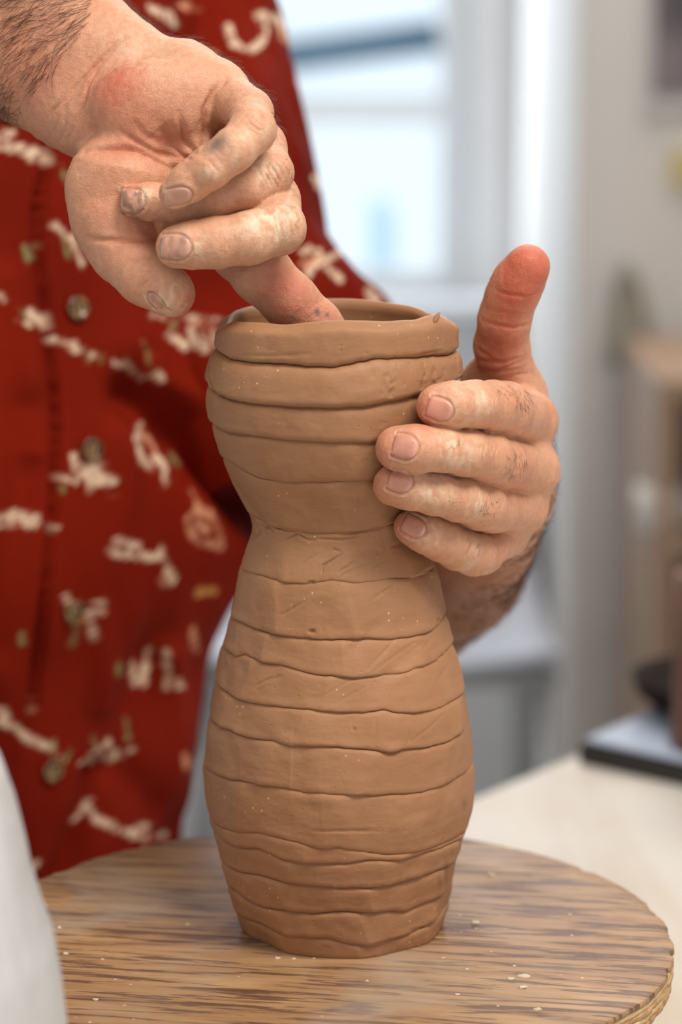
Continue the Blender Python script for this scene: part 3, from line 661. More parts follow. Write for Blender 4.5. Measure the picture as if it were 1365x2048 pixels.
def surface_nets(fld):
    D = fld.D; s = D < 0; h = fld.h
    cnt = np.zeros(tuple(fld.n-1), np.uint8); C = [(a, b, c) for a in (0, 1) for b in (0, 1) for c in (0, 1)]
    n0, n1, n2 = fld.n-1
    for a, b, c in C: cnt += s[a:a+n0, b:b+n1, c:c+n2]
    act = np.argwhere((cnt > 0) & (cnt < 8)); vid = np.full(cnt.shape, -1, np.int32); vid[tuple(act.T)] = np.arange(len(act))
    cv = {c: D[act[:, 0]+c[0], act[:, 1]+c[1], act[:, 2]+c[2]] for c in C}
    P = np.zeros((len(act), 3)); w_ = np.zeros(len(act))
    for c in C:
        for ax in range(3):
            if c[ax] == 0:
                d = list(c); d[ax] = 1; d = tuple(d); d0, d1 = cv[c], cv[d]; m = (d0 < 0) != (d1 < 0)
                t = np.where(m, d0/np.where(m, d0-d1, 1), 0); q = np.repeat(np.array(c, float)[None], len(act), 0); q[:, ax] = t
                P += np.where(m[:, None], q, 0); w_ += m
    P = act+P/w_[:, None]; F = []
    for ax in range(3):
        o = [slice(None)]*3; o2 = [slice(None)]*3; o[ax] = slice(0, -1); o2[ax] = slice(1, None)
        cr = s[tuple(o)] != s[tuple(o2)]; e = np.argwhere(cr); u, v = [(1, 2), (2, 0), (0, 1)][ax]
        ok = (e[:, u] > 0) & (e[:, v] > 0) & (e[:, u] < fld.n[u]-1) & (e[:, v] < fld.n[v]-1); e = e[ok]
        def cell(du, dv_):
            g = e.copy(); g[:, u] -= du; g[:, v] -= dv_; return vid[g[:, 0], g[:, 1], g[:, 2]]
        q = np.stack([cell(1, 1), cell(0, 1), cell(0, 0), cell(1, 0)], -1); ins = s[e[:, 0], e[:, 1], e[:, 2]]
        q[~ins] = q[~ins][:, ::-1]; F.append(q)
    return fld.lo+P*h, np.concatenate(F)
def cast(fld, px, py, t0=700., t1=1500.):
    px = np.atleast_1d(np.asarray(px, float)); py = np.atleast_1d(np.asarray(py, float)); d = ray(px, py); t = np.full(len(px), t0); o = CAM*1000
    hi = fld.lo+fld.h*(fld.n-1)
    for _ in range(260):
        P = o+d*t[:, None]; inside = np.all((P >= fld.lo) & (P <= hi), 1); v = np.where(inside, fld.sample(P), 6.0); t = np.where(v > .02, t+np.maximum(v*.8, .02), t)
        t = np.minimum(t, t1)
    return o+d*t[:, None], t < t1-1
def dens(L, step=2.5):
    L = np.array(L, float); out = []
    for i in range(len(L)-1):
        n = max(2, int(np.hypot(*(L[i+1]-L[i]))/step)); out.append(np.linspace(L[i], L[i+1], n, endpoint=False))
    out.append(L[-1:]); return np.concatenate(out)
def groove(V, Nn, fld, L, w_, d_, disp, taper=True):
    p = dens(L); Q, ok = cast(fld, p[:, 0], p[:, 1]); Q = Q[ok]
    if len(Q) < 2: return None
    sel = np.where(np.all((V > Q.min(0)-3*w_-1) & (V < Q.max(0)+3*w_+1), 1))[0]
    if not len(sel): return None
    d_ = d_*1.45; d2 = ((V[sel][:, None]-Q[None])**2).sum(-1); i = d2.argmin(1); dm = d2.min(1); u = i/(len(Q)-1)
    tp = np.clip(np.sin(np.pi*np.clip(u, .03, .97)), 0, 1)**.6 if taper else 1
    g = tp*np.exp(-dm/w_**2); disp[sel] -= d_*g; disp[sel] += .28*d_*tp*np.exp(-dm/(2.4*w_)**2)
    return sel, g
H = .6
# ---- left hand (right in the photo), fingers wrapped round the bowl, thumb up
LF = Field((-8, -66, 10), (104, 210, 292), H)
# metacarpal fan, wrist and forearm
add_chain(LF, [(1056, 842, 24, 54), (1030, 930, 58, 68), (985, 955, 84, 88), (905, 1080, 150, 118), (800, 1150, 235, 150)], 8, 5)
add_chain(LF, [(1062, 940, 22, 52), (1040, 990, 55, 60), (990, 1010, 84, 88), (915, 1125, 150, 125), (800, 1200, 235, 150)], 8, 6)
add_chain(LF, [(1040, 1010, 26, 52), (1020, 1030, 56, 60), (985, 1065, 84, 86), (925, 1130, 150, 118)], 8, 6)
add_chain(LF, [(1005, 1062, 30, 50), (1000, 1060, 58, 58), (965, 1095, 90, 86), (905, 1160, 150, 110), (790, 1240, 235, 140)], 8, 6)
add_ell(LF, 1010, 830, 48, 18, 16, 20, 8)              # first web and thenar mass
add_ell(LF, 975, 775, 44, 11, 10, 13, 7)
# thumb
add_chain(LF, [(1056, 533, 12, 45), (1037, 563, 15, 49), (1021, 597, 18, 48.5), (1009, 640, 22, 50), (1004, 690, 30, 53), (1020, 780, 42, 66)], 4, .8, 9, 30)
# fingers: tip, pad, DIP, mid, PIP, proximal, MCP
add_chain(LF, [(876, 812, -43, 43), (905, 810, -43, 46), (948, 808, -37, 46), (985, 812, -26, 50), (1010, 818, -14, 54), (1056, 842, 22, 54)], 2.5, .55, 7, 22)
add_chain(LF, [(797, 897, -48, 45), (830, 898, -50, 48), (885, 899, -46, 44), (930, 905, -38, 46), (975, 914, -26, 50), (1000, 925, -14, 52), (1062, 940, 20, 52)], 2.5, .55, 7, 22)
add_chain(LF, [(788, 971, -42, 41), (820, 975, -44, 43), (868, 986, -41, 42), (915, 998, -33, 44), (962, 1011, -20, 48), (985, 1016, -8, 48), (1040, 1015, 22, 50)], 2.5, .55, 7, 22)
add_chain(LF, [(824, 1055, -29, 36), (850, 1066, -30, 40), (882, 1080, -26, 41), (915, 1097, -17, 42), (948, 1107, -6, 43), (965, 1104, 4, 43), (1005, 1064, 28, 48)], 2.5, .55, 6, 20)
# ---- right hand (left in the photo), palm to the camera, forefinger in the vase
RF = Field((-215, -62, 228), (12, 150, 425), H)
ax_ = lambda a, b: (np.array(a, float), np.array(b, float))
# wrist and forearm: two parallel bones
add_chain(RF, [(255, 130, 22, 78), (215, 105, 26, 92), (120, 30, 42, 112), (0, -50, 62, 135), (-260, -220, 110, 190)], 8, 6)
add_chain(RF, [(185, 240, 18, 72), (150, 215, 24, 88), (60, 140, 38, 105), (-60, 60, 58, 130), (-260, -90, 105, 180)], 8, 8)
add_chain(RF, [(220, 190, 20, 85), (150, 130, 30, 95), (0, 20, 60, 140), (-200, -120, 100, 190)], 10, 8)
# metacarpals
add_chain(RF, [(432, 180, 14, 56), (370, 155, 14, 66), (265, 135, 20, 70)], 8, 8)
add_chain(RF, [(470, 250, 18, 60), (370, 240, 18, 64), (230, 190, 20, 75)], 8, 8)
add_chain(RF, [(500, 340, 20, 58), (370, 310, 20, 62), (220, 210, 20, 75)], 8, 8)
add_chain(RF, [(470, 430, 16, 58), (340, 370, 20, 62), (200, 240, 20, 70)], 8, 8)
add_ell(RF, 300, 215, -1, 21, 10, 17, 8)               # hypothenar mound
add_ell(RF, 400, 190, 4, 15, 9, 13, 8)
add_ell(RF, 235, 375, -2, 20, 12, 17, 8)               # thenar mound
add_ell(RF, 330, 400, 8, 22, 10, 14, 8)
add_ell(RF, 385, 305, 0, 9, 6, 7, 6, cut=False)
add_chain(RF, [(236, 375, 2, 96), (222, 440, 0, 74), (240, 490, -2, 62)], 5, 6)
# thumb
add_chain(RF, [(348, 590, -16, 43), (328, 576, -16, 50), (288, 552, -14, 54), (255, 515, -8, 57), (235, 460, -2, 68)], 4, .8, 9, 30)
# forefinger reaching down into the vase
add_chain(RF, [(700, 735, 2, 44), (672, 700, 0, 47), (630, 650, -4, 50), (578, 600, -6, 54), (525, 548, -6, 58), (480, 500, 6, 58), (455, 450, 18, 56)], 4, 1.2, 7, 26)
# middle, ring, little
add_chain(RF, [(354, 494, -31, 43), (385, 490, -32, 47), (430, 486, -32, 50), (500, 476, -31, 52), (558, 456, -26, 53), (545, 400, -6, 54), (500, 340, 16, 54)], 2.5, .6, 6, 22)
add_chain(RF, [(271, 402, -17, 33), (300, 404, -18, 36), (360, 404, -19, 40), (430, 394, -20, 44), (500, 372, -20, 48), (535, 345, -16, 50), (520, 295, 2, 52), (475, 245, 16, 54)], 2.5, .6, 6, 22)
add_chain(RF, [(352, 386, -34, 34), (378, 366, -36, 39), (420, 336, -38, 41), (465, 302, -36, 43), (505, 262, -28, 45), (500, 225, -12, 46), (440, 182, 12, 52)], 2.5, .6, 6, 22)

def nail_patch(fld, px, py, L, Wd, ang, edge_left=True):
    """nail plate: curved sheet laid on the fingertip; ang = direction towards the tip in the photo (degrees, y down)"""
    ca, sa = math.cos(math.radians(ang)), math.sin(math.radians(ang)); n, m = 22, 17; P = np.zeros((n, m, 2))
    U = np.linspace(-1, 1, n); Vv = np.linspace(-1, 1, m)
    for i, u in enumerate(U):        # u=-1 cuticle (round), u=+1 free edge (nearly straight)
        hw = math.sqrt(max(0., 1-max(0, -u)**2.0)) if u < 0 else 1-.10*u*u
        if u < -.9: hw = max(.25, hw*.9)
        for j, v in enumerate(Vv):
            uu = u*L*(1-.10*v*v*(u > 0)); vv = v*hw*Wd; P[i, j] = (px+uu*ca-vv*sa, py+uu*sa+vv*ca)
    Q, ok = cast(fld, P[..., 0].ravel(), P[..., 1].ravel()); G = fld.grad(Q)
    c, _ = cast(fld, [px], [py]); g0 = fld.grad(c)[0]
    ed = np.maximum(np.abs(np.repeat(U[:, None], m, 1)), np.abs(np.repeat(Vv[None], n, 0))).ravel()
    rise = .42-.55*sstep(.72, 1.0, ed); rise = np.where((np.repeat(U[:, None], m, 1).ravel() > .9), .25, rise)
    Q2 = Q+G*rise[:, None]
    Q2 = Q2.reshape(n, m, 3)
    return Q2, Q, ok
def finish_hand(fld, name, grooves, tints, nails, dust_seed, zones=None):
    V, F = surface_nets(fld)
    for _ in range(2):
        V = V-fld.grad(V)*np.clip(fld.sample(V), -.3, .3)[:, None]
    Nn = fld.grad(V); disp = np.zeros(len(V)); red = np.zeros(len(V)); dust = np.zeros(len(V)); dark = np.zeros(len(V))
    for g in grooves:
        L, w_, d_ = g[:3]; r = groove(V, Nn, fld, L, w_, d_, disp)
        if r is not None: red[r[0]] += .35*min(1, d_*1.6)*r[1]
    for px, py, rad, amt, kind in tints:
        c, ok = cast(fld, [px], [py]);
        if not ok[0]: continue
        g = amt*np.exp(-((V-c[0])**2).sum(1)/rad**2)
        if kind == 'red': red += g
        elif kind == 'dust': dust += g
        elif kind == 'dark': dark += g
        elif kind == 'lump': disp += g
    for nl in nails:
        Q2, Q, ok = nail_patch(fld, *nl[:5]); c = Q.mean(0); sel = np.where(((V-c)**2).sum(1) < 14**2)[0]
        U = np.concatenate([Q2[0], Q2[:, 0], Q2[:, -1]]); d2 = ((V[sel][:, None]-U[None])**2).sum(-1).min(1)
        disp[sel] -= .60*np.exp(-d2/.50**2); disp[sel] += .34*np.exp(-(np.sqrt(d2)-1.1)**2/.8**2); red[sel] += .30*np.exp(-d2/1.0**2); dust[sel] += .5*np.exp(-(np.sqrt(d2)-1.0)**2/.35**2)
    disp += .11*fbm(V, 2.6, 5, 3)+.12*fbm(V, 9, 15, 2)
    V2 = V+Nn*disp[:, None]
    return V2/1000., F, Nn, red, dust, dark, V
def arc(px, py, ang, half, bow=3):     # short wrinkle across a finger (ang = finger direction)
    a = math.radians(ang+90); t = np.linspace(-1, 1, 7)
    return [(px+half*s*math.cos(a)+bow*(1-s*s)*math.cos(math.radians(ang)), py+half*s*math.sin(a)+bow*(1-s*s)*math.sin(math.radians(ang))) for s in t]
Z1 = lambda L: [(.5275*x, .5275*y) for x, y in L]
Z2 = lambda L: [(700+.4149*x, 450+.4150*y) for x, y in L]
gL = []
def knuckles(G, px, py, ang, half, n=4, step=7, d=.22):
    for k in range(n):
        jx = random.uniform(-2, 2); hf_ = half; o = (k-(n-1)/2)*step; G.append((arc(px+o*math.cos(math.radians(ang))+jx, py+o*math.sin(math.radians(ang))+jx, ang, half*random.uniform(.6, 1), random.uniform(-5, 5)), .45, 1.5*d*random.uniform(.6, 1.2)))
for (px, py, an, hf) in ((992, 812, 8, 34), (975, 912, 10, 34), (958, 1008, 16, 32), (940, 1098, 22, 26)): knuckles(gL, px, py, an, hf, 5, 8, .34)
for (px, py, an, hf) in ((945, 808, 2, 26), (882, 898, 3, 26), (866, 985, 12, 24), (885, 1080, 20, 22)): knuckles(gL, px, py, an, hf, 3, 6, .2)
gL += [(Z2(L), w_, d_) for L, w_, d_ in (
 ([(640, 460), (700, 480), (780, 495), (870, 480)], .9, .5), ([(690, 310), (760, 335), (850, 345), (910, 330)], .8, .35), ([(640, 400), (720, 420), (860, 430)], .7, .2),
 ([(560, 630), (640, 655), (740, 660), (860, 630)], 1.1, .6), ([(590, 690), (700, 700), (800, 665), (880, 640)], 1.0, .5), ([(620, 720), (720, 700), (820, 690)], .9, .4),
 ([(600, 590), (660, 625), (700, 650)], 1.0, .5), ([(700, 740), (800, 720), (880, 715), (920, 740)], .9, .3), ([(430, 1610), (470, 1560), (475, 1490)], .7, .15))]
tL = [(842, 820, 7, .8, 'red'), (765, 900, 8, .9, 'red'), (755, 968, 8, .9, 'red'), (800, 1060, 8, .8, 'red'), (790, 1045, 5, .4, 'red'), (845, 850, 6, .4, 'red'),
      (1062, 525, 11, 1.5, 'red'), (1045, 560, 10, 1.4, 'red'), (1020, 605, 11, .9, 'red'), (1005, 660, 11, .8, 'red'), (1000, 710, 11, .9, 'red'), (975, 740, 9, .5, 'red'), (1098, 820, 7, .6, 'red'), (1050, 960, 12, .4, 'red'), (1030, 800, 8, .4, 'red'), (1000, 1090, 10, .4, 'red'),
      (960, 800, 6, .8, 'dust'), (900, 890, 6, .5, 'dust'), (930, 905, 8, .7, 'dust'), (880, 980, 7, .7, 'dust'), (955, 1015, 6, .8, 'dust'), (840, 990, 5, .5, 'dust'), (850, 1070, 7, .5, 'dust'), (910, 780, 5, .4, 'dust'), (950, 1110, 6, .5, 'dust')]
tL += [(x, y, r, a, 'lump') for x, y, r, a in ((985, 808, 6, .9), (968, 905, 6, .9), (955, 1003, 6, .9), (940, 1093, 5, .8), (1085, 830, 7, 1.0), (942, 806, 4, .4), (880, 895, 4, .4), (865, 982, 4, .4), (1000, 745, 8, .8))]
nL = [(881, 819, 27, 23, 200), (812, 894, 26, 26, 195), (802, 963, 25, 24, 197), (829, 1054, 25, 21, 208)]
gR = [(Z1(L), w_, d_) for L, w_, d_ in (
 ([(490, 125), (440, 170), (380, 230), (330, 285), (280, 340), (245, 385)], 1.0, 1.2), ([(430, 195), (370, 260), (335, 320), (322, 380), (290, 450), (262, 530)], .9, .9), ([(245, 375), (200, 420), (180, 450)], .8, .5), ([(225, 440), (205, 500)], .8, .4), ([(255, 465), (225, 540)], .7, .4),
 ([(320, 575), (370, 563), (460, 560), (520, 570), (580, 600), (640, 640)], 1.3, 1.3), ([(460, 500), (520, 540), (590, 580), (660, 600), (720, 600)], 1.3, .8),
 ([(680, 430), (690, 480), (705, 540), (740, 580), (770, 590)], 1.4, 1.3), ([(855, 300), (810, 350), (780, 410), (768, 470), (775, 530), (765, 570)], 1.3, 1.5), ([(860, 295), (840, 330)], .9, .6),
 ([(640, 560), (700, 600), (740, 605)], .9, .6), ([(500, 455), (560, 520), (640, 560)], 1.5, .5), ([(560, 235), (520, 280), (480, 300)], 1.5, .35),
 ([(330, 905), (400, 912), (480, 910), (570, 912), (600, 900)], 1.2, 1.0), ([(490, 1000), (530, 980), (590, 975)], 1.0, .5), ([(520, 1040), (540, 1010), (580, 990)], .7, .3),
 ([(560, 1110), (600, 1140), (640, 1180), (680, 1205)], .9, .8), ([(560, 1110), (600, 1108), (625, 1135)], .6, .4), ([(660, 640), (720, 590), (760, 560)], .9, .5), ([(600, 480), (670, 560), (720, 590)], 5.0, 2.6), ([(330, 580), (480, 570), (620, 630)], 4.0, 1.2), ([(640, 690), (600, 740)], .7, .4))]
for (px, py, an, hf) in ((520, 240, -50, 30), (548, 350, -30, 26), (575, 445, -12, 40)): knuckles(gR, px, py, an, hf, 6, 9, .32)
for (px, py, an, hf) in ((430, 330, -38, 26), (445, 485, -4, 34)): knuckles(gR, px, py, an, hf, 3, 8, .16)
knuckles(gR, 285, 560, 40, 30, 4, 8, .25); knuckles(gR, 640, 625, 50, 30, 4, 9, .10)
tR = [(235, 150, 9, 1.0, 'red'), (215, 200, 14, .7, 'red'), (305, 230, 16, .45, 'red'), (265, 400, 5, .6, 'red'), (600, 600, 12, .9, 'red'), (560, 560, 9, .8, 'red'), (655, 640, 6, .8, 'red'), (383, 600, 6, 1.3, 'red'), (300, 470, 12, .7, 'red'), (340, 480, 6, .6, 'red'), (210, 440, 14, .3, 'red'), (60, 120, 28, .5, 'red'),
      (436, 285, 4, 1.2, 'dark'), (420, 300, 3, .5, 'dark'), (635, 625, 1.2, 2.0, 'dark'), (655, 630, 1.0, 1.5, 'dark'), (270, 430, 3, .8, 'dark'),
      (250, 110, 13, .3, 'dust'), (330, 110, 16, .2, 'dust'), (520, 450, 9, 1.0, 'dust'), (570, 440, 7, 1.0, 'dust'), (530, 340, 8, .8, 'dust'), (420, 345, 3, 1.0, 'dust'), (340, 600, 8, .7, 'dust'), (390, 500, 6, .6, 'dust'), (520, 250, 8, .4, 'dust'), (480, 300, 8, .4, 'dust'), (290, 385, 3, .9, 'dust')]
tR += [(x, y, r, a, 'lump') for x, y, r, a in ((415, 345, 1.6, .5), (525, 345, 1.2, .25), (545, 330, 1.2, .3), (585, 440, 6, .8), (575, 330, 5, .6), (535, 225, 5, .7), (300, 390, 2.5, .5), (550, 430, 1.2, .35), (560, 460, 1.0, .3), (520, 460, 1.0, .3), (395, 490, 1.2, .25))]
nR = [(357, 392, 28, 18, 172), (266, 402, 25, 26, 180), (352, 494, 31, 27, 184), (311, 602, 20, 11, 48)]
HL = finish_hand(LF, 'l', gL, tL, nL, 1); HR = finish_hand(RF, 'r', gR, tR, nR, 2)
# ---- coarse torso, shoulders, upper arms and neck hidden by the shirt (same body mesh)
BF = Field((-480, 60, -420), (170, 620, 620), 7.0)
def wc(fld, p, q, r1, r2, k=25.):
    p = np.array(p, float); q = np.array(q, float); m = max(r1, r2)+30; a, b = fld.sl(np.minimum(p, q)-m, np.maximum(p, q)+m); X = fld.grid(a, b)
    d = rcone(X, p, q, r1, r2); s = np.s_[a[0]:b[0], a[1]:b[1], a[2]:b[2]]; fld.D[s] = smin(fld.D[s], d, k)
BF.D[:] = 60.
al = math.radians(40); wv = np.array([math.cos(al), math.sin(al), 0]); nv = np.array([math.sin(al), -math.cos(al), 0])
bcn = np.array([-215., 325., 0])
for s_ in (-1, -.33, .33, 1):
    wc(BF, bcn+np.array([-14, 10, 0])+wv*s_*58+np.array([0, 0, -380]), bcn+wv*s_*66+np.array([0, 10, 330]), 58, 66, 30)
wc(BF, bcn+wv*(-140)+np.array([0, 0, 385]), bcn+wv*140+np.array([0, 0, 385]), 48, 48, 40)
wc(BF, bcn+np.array([0, 0, 380]), bcn+nv*20+np.array([0, 0, 560]), 62, 56, 40)
EL = J(795, 1205, 235, 1)[0]; ER = J(-260, -140, 108, 1)[0]
wc(BF, bcn+wv*135+np.array([0, 10, 365]), (-62, 358, 200), 40, 38, 20); wc(BF, (-62, 358, 200), (14, 322, 95), 38, 37, 20); wc(BF, (14, 322, 95), EL, 40, 29, 15)
wc(BF, bcn+wv*(-140)+np.array([0, 0, 365]), ER+np.array([-70, 50, 10]), 42, 42, 30); wc(BF, ER+np.array([-70, 50, 10]), ER, 42, 34, 15)
VB, FB = surface_nets(BF); VB = VB/1000.
def cut_open(V, F, lim):       # drop the flat end caps of the fine fields so limbs run on into the coarse arm
    return F
V = np.concatenate([HL[0], HR[0], VB]); F = np.concatenate([HL[1], HR[1]+len(HL[0]), FB+len(HL[0])+len(HR[0])])
nb = len(VB); red = np.concatenate([HL[3], HR[3], np.zeros(nb)]); dust = np.concatenate([HL[4], HR[4], np.zeros(nb)]); dark = np.concatenate([HL[5], HR[5], np.zeros(nb)])
P_ = V*1000
base = np.array(srgb(212, 157, 124)); redc = np.array(srgb(198, 106, 80)); dustc = np.array(srgb(232, 206, 176)); darkc = np.array(srgb(120, 98, 88)); tan_shade_col = np.array(srgb(150, 98, 66))
red = red+.18*fbm(P_, 14, 31, 2)+.12*fbm(P_, 3, 32, 2)-.02
dust = dust+.12*np.clip(fbm(P_, 7, 41, 3)-.1, 0, 1)
dust = dust*np.clip(.75+1.0*fbm(P_, 1.8, 43, 2), .1, 1.6)
C = np.repeat(base[None], len(V), 0)
# forearm tan; on the left arm its shade is painted in as well
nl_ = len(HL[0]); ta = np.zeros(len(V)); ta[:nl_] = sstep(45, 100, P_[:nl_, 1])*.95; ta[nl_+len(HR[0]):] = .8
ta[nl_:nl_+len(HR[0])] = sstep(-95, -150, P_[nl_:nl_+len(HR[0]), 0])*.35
lerp = lambda C, c, f: C+(c-C)*np.clip(f, 0, 1)[:, None]
C = lerp(C, tan_shade_col, ta); C = lerp(C, redc, red*.62); C = lerp(C, dustc, dust*.68); C = lerp(C, darkc, dark*.7)
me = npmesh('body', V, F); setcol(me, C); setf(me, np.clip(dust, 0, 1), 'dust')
def skin(nt, b):
    at = nt.nodes.new('ShaderNodeAttribute'); at.attribute_name = 'Col'; v = coords(nt)
    n = noise(nt, v, 420, 4, .6); c = mix(nt, 1.0, at.outputs['Color'], ramp(nt, n, [(.3, (.90, .87, .86)), (.7, (1.06, 1.05, 1.05))]).outputs[0], 'MULTIPLY')
    nt.links.new(c, b.inputs[0]); b.inputs['Subsurface Weight'].default_value = .22; b.inputs['Subsurface Radius'].default_value = (1.0, .35, .18); b.inputs['Subsurface Scale'].default_value = .0022
    vo = nt.nodes.new('ShaderNodeTexVoronoi'); vo.feature = 'DISTANCE_TO_EDGE'; vo.inputs['Scale'].default_value = 800; nt.links.new(v, vo.inputs['Vector'])
    r = ramp(nt, vo.outputs['Distance'], [(0, (0, 0, 0)), (.12, (1, 1, 1))])
    b1 = bump(nt, b, r.outputs[0], .3, .0003); b2 = bump(nt, b, noise(nt, v, 1500, 3, .6), .3, .0004, b1)
    bump(nt, b, noise(nt, v, 330, 4, .65), .42, .0010, b2)
M_skin = mat('skin', (.7, .45, .33), .48, .42, build=skin)
person = empty('person', (-.22, .33, FZ)); tag(person, 'person in a rust red patterned shirt shaping the clay vase with both hands', 'person')
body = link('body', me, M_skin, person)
def nailm(nt, b):
    at = nt.nodes.new('ShaderNodeAttribute'); at.attribute_name = 'Col'; nt.links.new(at.outputs['Color'], b.inputs[0]); b.inputs['Subsurface Weight'].default_value = .2; b.inputs['Subsurface Radius'].default_value = (1, .4, .2); b.inputs['Subsurface Scale'].default_value = .002
    m = coords(nt); bump(nt, b, noise(nt, m, 700, 3, .6), .15, .0003)
M_nail = mat('fingernail', (.7, .4, .35), .32, .5, build=nailm)
def make_nails(fld, nails, colr, edgec, mud):
    for q, nl in enumerate(nails):
        Q2, Q, ok = nail_patch(fld, *nl[:5]); n, m, _ = Q2.shape; G = fld.grad(Q2.reshape(-1, 3)).reshape(n, m, 3)
        top = Q2/1000; bot = (Q2-G*.9)/1000
        V = np.concatenate([top.reshape(-1, 3), bot.reshape(-1, 3)]); F = []; o = n*m
        for i in range(n-1):
            for j in range(m-1):
                a, b, c, d = i*m+j, i*m+j+1, (i+1)*m+j+1, (i+1)*m+j; F.append((a, d, c, b)); F.append((o+a, o+b, o+c, o+d))
        ring = list(range(m))+[i*m+m-1 for i in range(1, n)]+[(n-1)*m+j for j in range(m-2, -1, -1)]+[i*m for i in range(n-2, 0, -1)]
        for k in range(len(ring)): a, b = ring[k], ring[(k+1) % len(ring)]; F.append((a, b, o+b, o+a))
        me = npmesh('fingernail', V, F)
        # orientation check
        me.update(); f0 = np.zeros(3); nn = me.polygons[2*(m-1)*(n//2)+(m//2)*2].normal
        if np.dot(np.array(nn), G[n//2, m//2]) < 0: me.flip_normals()
        U = np.repeat(np.linspace(-1, 1, n)[:, None], m, 1).ravel(); U = np.concatenate([U, U])
        C = np.repeat(np.array(colr)[None], len(V), 0); C = lerp(C, np.array(edgec), sstep(.80, .9, U)*.7)
        C = lerp(C, np.array(srgb(226, 190, 180)), np.exp(-((U+.8)/.18)**2)*.3)
        mu = mud[q] if isinstance(mud, (list, tuple)) else mud
        C = lerp(C, np.array(srgb(138, 104, 84)), mu*np.clip(.5+1.2*fbm(V*1000, 2.0, 60+q, 3), 0, 1))
        setcol(me, C); link('fingernail', me, M_nail, body)
make_nails(LF, nL, srgb(216, 150, 128), srgb(196, 112, 86), .15); make_nails(RF, nR, srgb(214, 160, 136), srgb(222, 184, 156), [.1, .8, .5, .5])
# ---- hair on arms and fingers
def hairs(name, roots, normals, dirs, length, rad, mt, parent, curl=.35, lift=.35):
    Vs = []; Fs = []; off_ = 0
    for p, n, d in zip(roots, normals, dirs):
        d = d-n*np.dot(d, n); d /= np.linalg.norm(d)+1e-9; L = length*random.uniform(.5, 1.25); side = np.cross(n, d); c = random.gauss(0, curl)
        lf = lift*random.uniform(.3, 1.4); k = 7; pts = []; q = p.copy()
        for i in range(k):
            u = i/(k-1); pts.append(q.copy()); dd = d*math.cos(c*2*u)+side*math.sin(c*2*u)+n*lf*(1-1.5*u); q = q+dd/np.linalg.norm(dd)*L/(k-1)
        V, F = tube_arrays(pts, rad*np.linspace(1, .25, k), 3); Vs.append(V); Fs.append(np.array(F)+off_); off_ += len(V)
    me = npmesh(name, np.concatenate(Vs), np.concatenate(Fs)); o = link(name, me, mt, parent, True); o['kind'] = 'stuff'; return o
M_hair = mat('dark_brown_hair', srgb(88, 52, 32), .5)
def pick(Hd, mask, n):
    idx = np.where(mask)[0]; idx = rng.choice(idx, min(n, len(idx)), replace=False); return Hd[0][idx], Hd[2][idx], idx
pr_, qr_, _ = proj(HR[0]); NR_ = HR[2]
dn = fbm(HR[6], 11, 91, 2)
u_ = (pr_*.84+qr_*.55)                         # along the forearm
arm = (u_ < 165+20*dn) & (pr_ > -60) & (qr_ > -60)
m1 = arm & (dn > -.35)
R_, N1, ix = pick(HR, m1, 1800)
dh = W(200, 120, .03)-W(60, 60, .03); dh = dh/np.linalg.norm(dh)
dirs = [np.array([-.85, -.1, -.55])+rng.normal(0, .26, 3)+.5*vnoise(p[None]*1000, 14, 5)[0]*np.array([.3, 0, -.8]) for p in R_]
hairs('arm_hair', R_, N1, dirs, .0135, .00007, M_hair, body, .28, .18)
m2 = (NR_[:, 2] > .25) & (NR_[:, 1] > -.05) & (pr_ > 120) & (pr_ < 600) & (qr_ < 260)
R_, N1, ix = pick(HR, m2, 1100)
hairs('hand_hair', R_, N1, [dh+rng.normal(0, .5, 3) for _ in R_], .007, .00007, M_hair, body, .6, .6)
m3 = (pr_ > 545) & (qr_ > 190) & (qr_ < 500) & (NR_[:, 0] > .4)
R_, N1, ix = pick(HR, m3, 70)
hairs('finger_hair', R_, N1, [np.array([0, 0, -1.])+rng.normal(0, .6, 3) for _ in R_], .0045, .00006, M_hair, body, .8, .5)
pl_, ql_, _ = proj(HL[0]); NL_ = HL[2]; yl = HL[0][:, 1]
mf = (yl > .035) & (yl < .19) & (NL_[:, 0] > -.2)
R_, N1, ix = pick(HL, mf & (ql_ > 850), 3200)
dl = W(1060, 1000, .06)-W(900, 1150, .15); dl /= np.linalg.norm(dl)
hairs('arm_hair', R_, N1, [dl+rng.normal(0, .45, 3) for _ in R_], .009, .00008, M_hair, body, .6, .5)
for (cx, cy, rx, ry, n, an) in ((1050, 800, 26, 22, 34, (.3, 0, -.9)), (1030, 925, 24, 26, 34, (-.3, 0, -.9)), (905, 998, 22, 14, 10, (-.5, 0, -.8)), (985, 1010, 22, 18, 18, (-.4, 0, -.8)), (915, 888, 12, 10, 5, (-.5, 0, -.6)), (1012, 780, 20, 10, 12, (.5, 0, -.6))):
    mk = (((pl_-cx)/rx)**2+((ql_-cy)/ry)**2 < 1) & (NL_[:, 1] < -.2)
    if mk.sum() < n: continue
    R_, N1, ix = pick(HL, mk, n); hairs('finger_hair', R_, N1, [np.array(an)+rng.normal(0, .35, 3) for _ in R_], .0042, .00006, M_hair, body, .7, .15)
# ------------------------------------------------------------------ shirt
plk = [(-400, 104), (0, 98), (330, 102), (420, 80), (500, 79), (560, 86), (650, 100), (700, 103), (780, 116), (860, 122), (1020, 116), (1150, 101), (1310, 80), (1450, 54), (1560, 24), (1700, -20), (2100, -120)]
plk = np.array(plk, float)
strokes = []   # (points px, width px, colour index, texture break 0..1)
def st(pts, w_, c=0, br=.5): strokes.append((np.array(pts, float), w_, c, br))
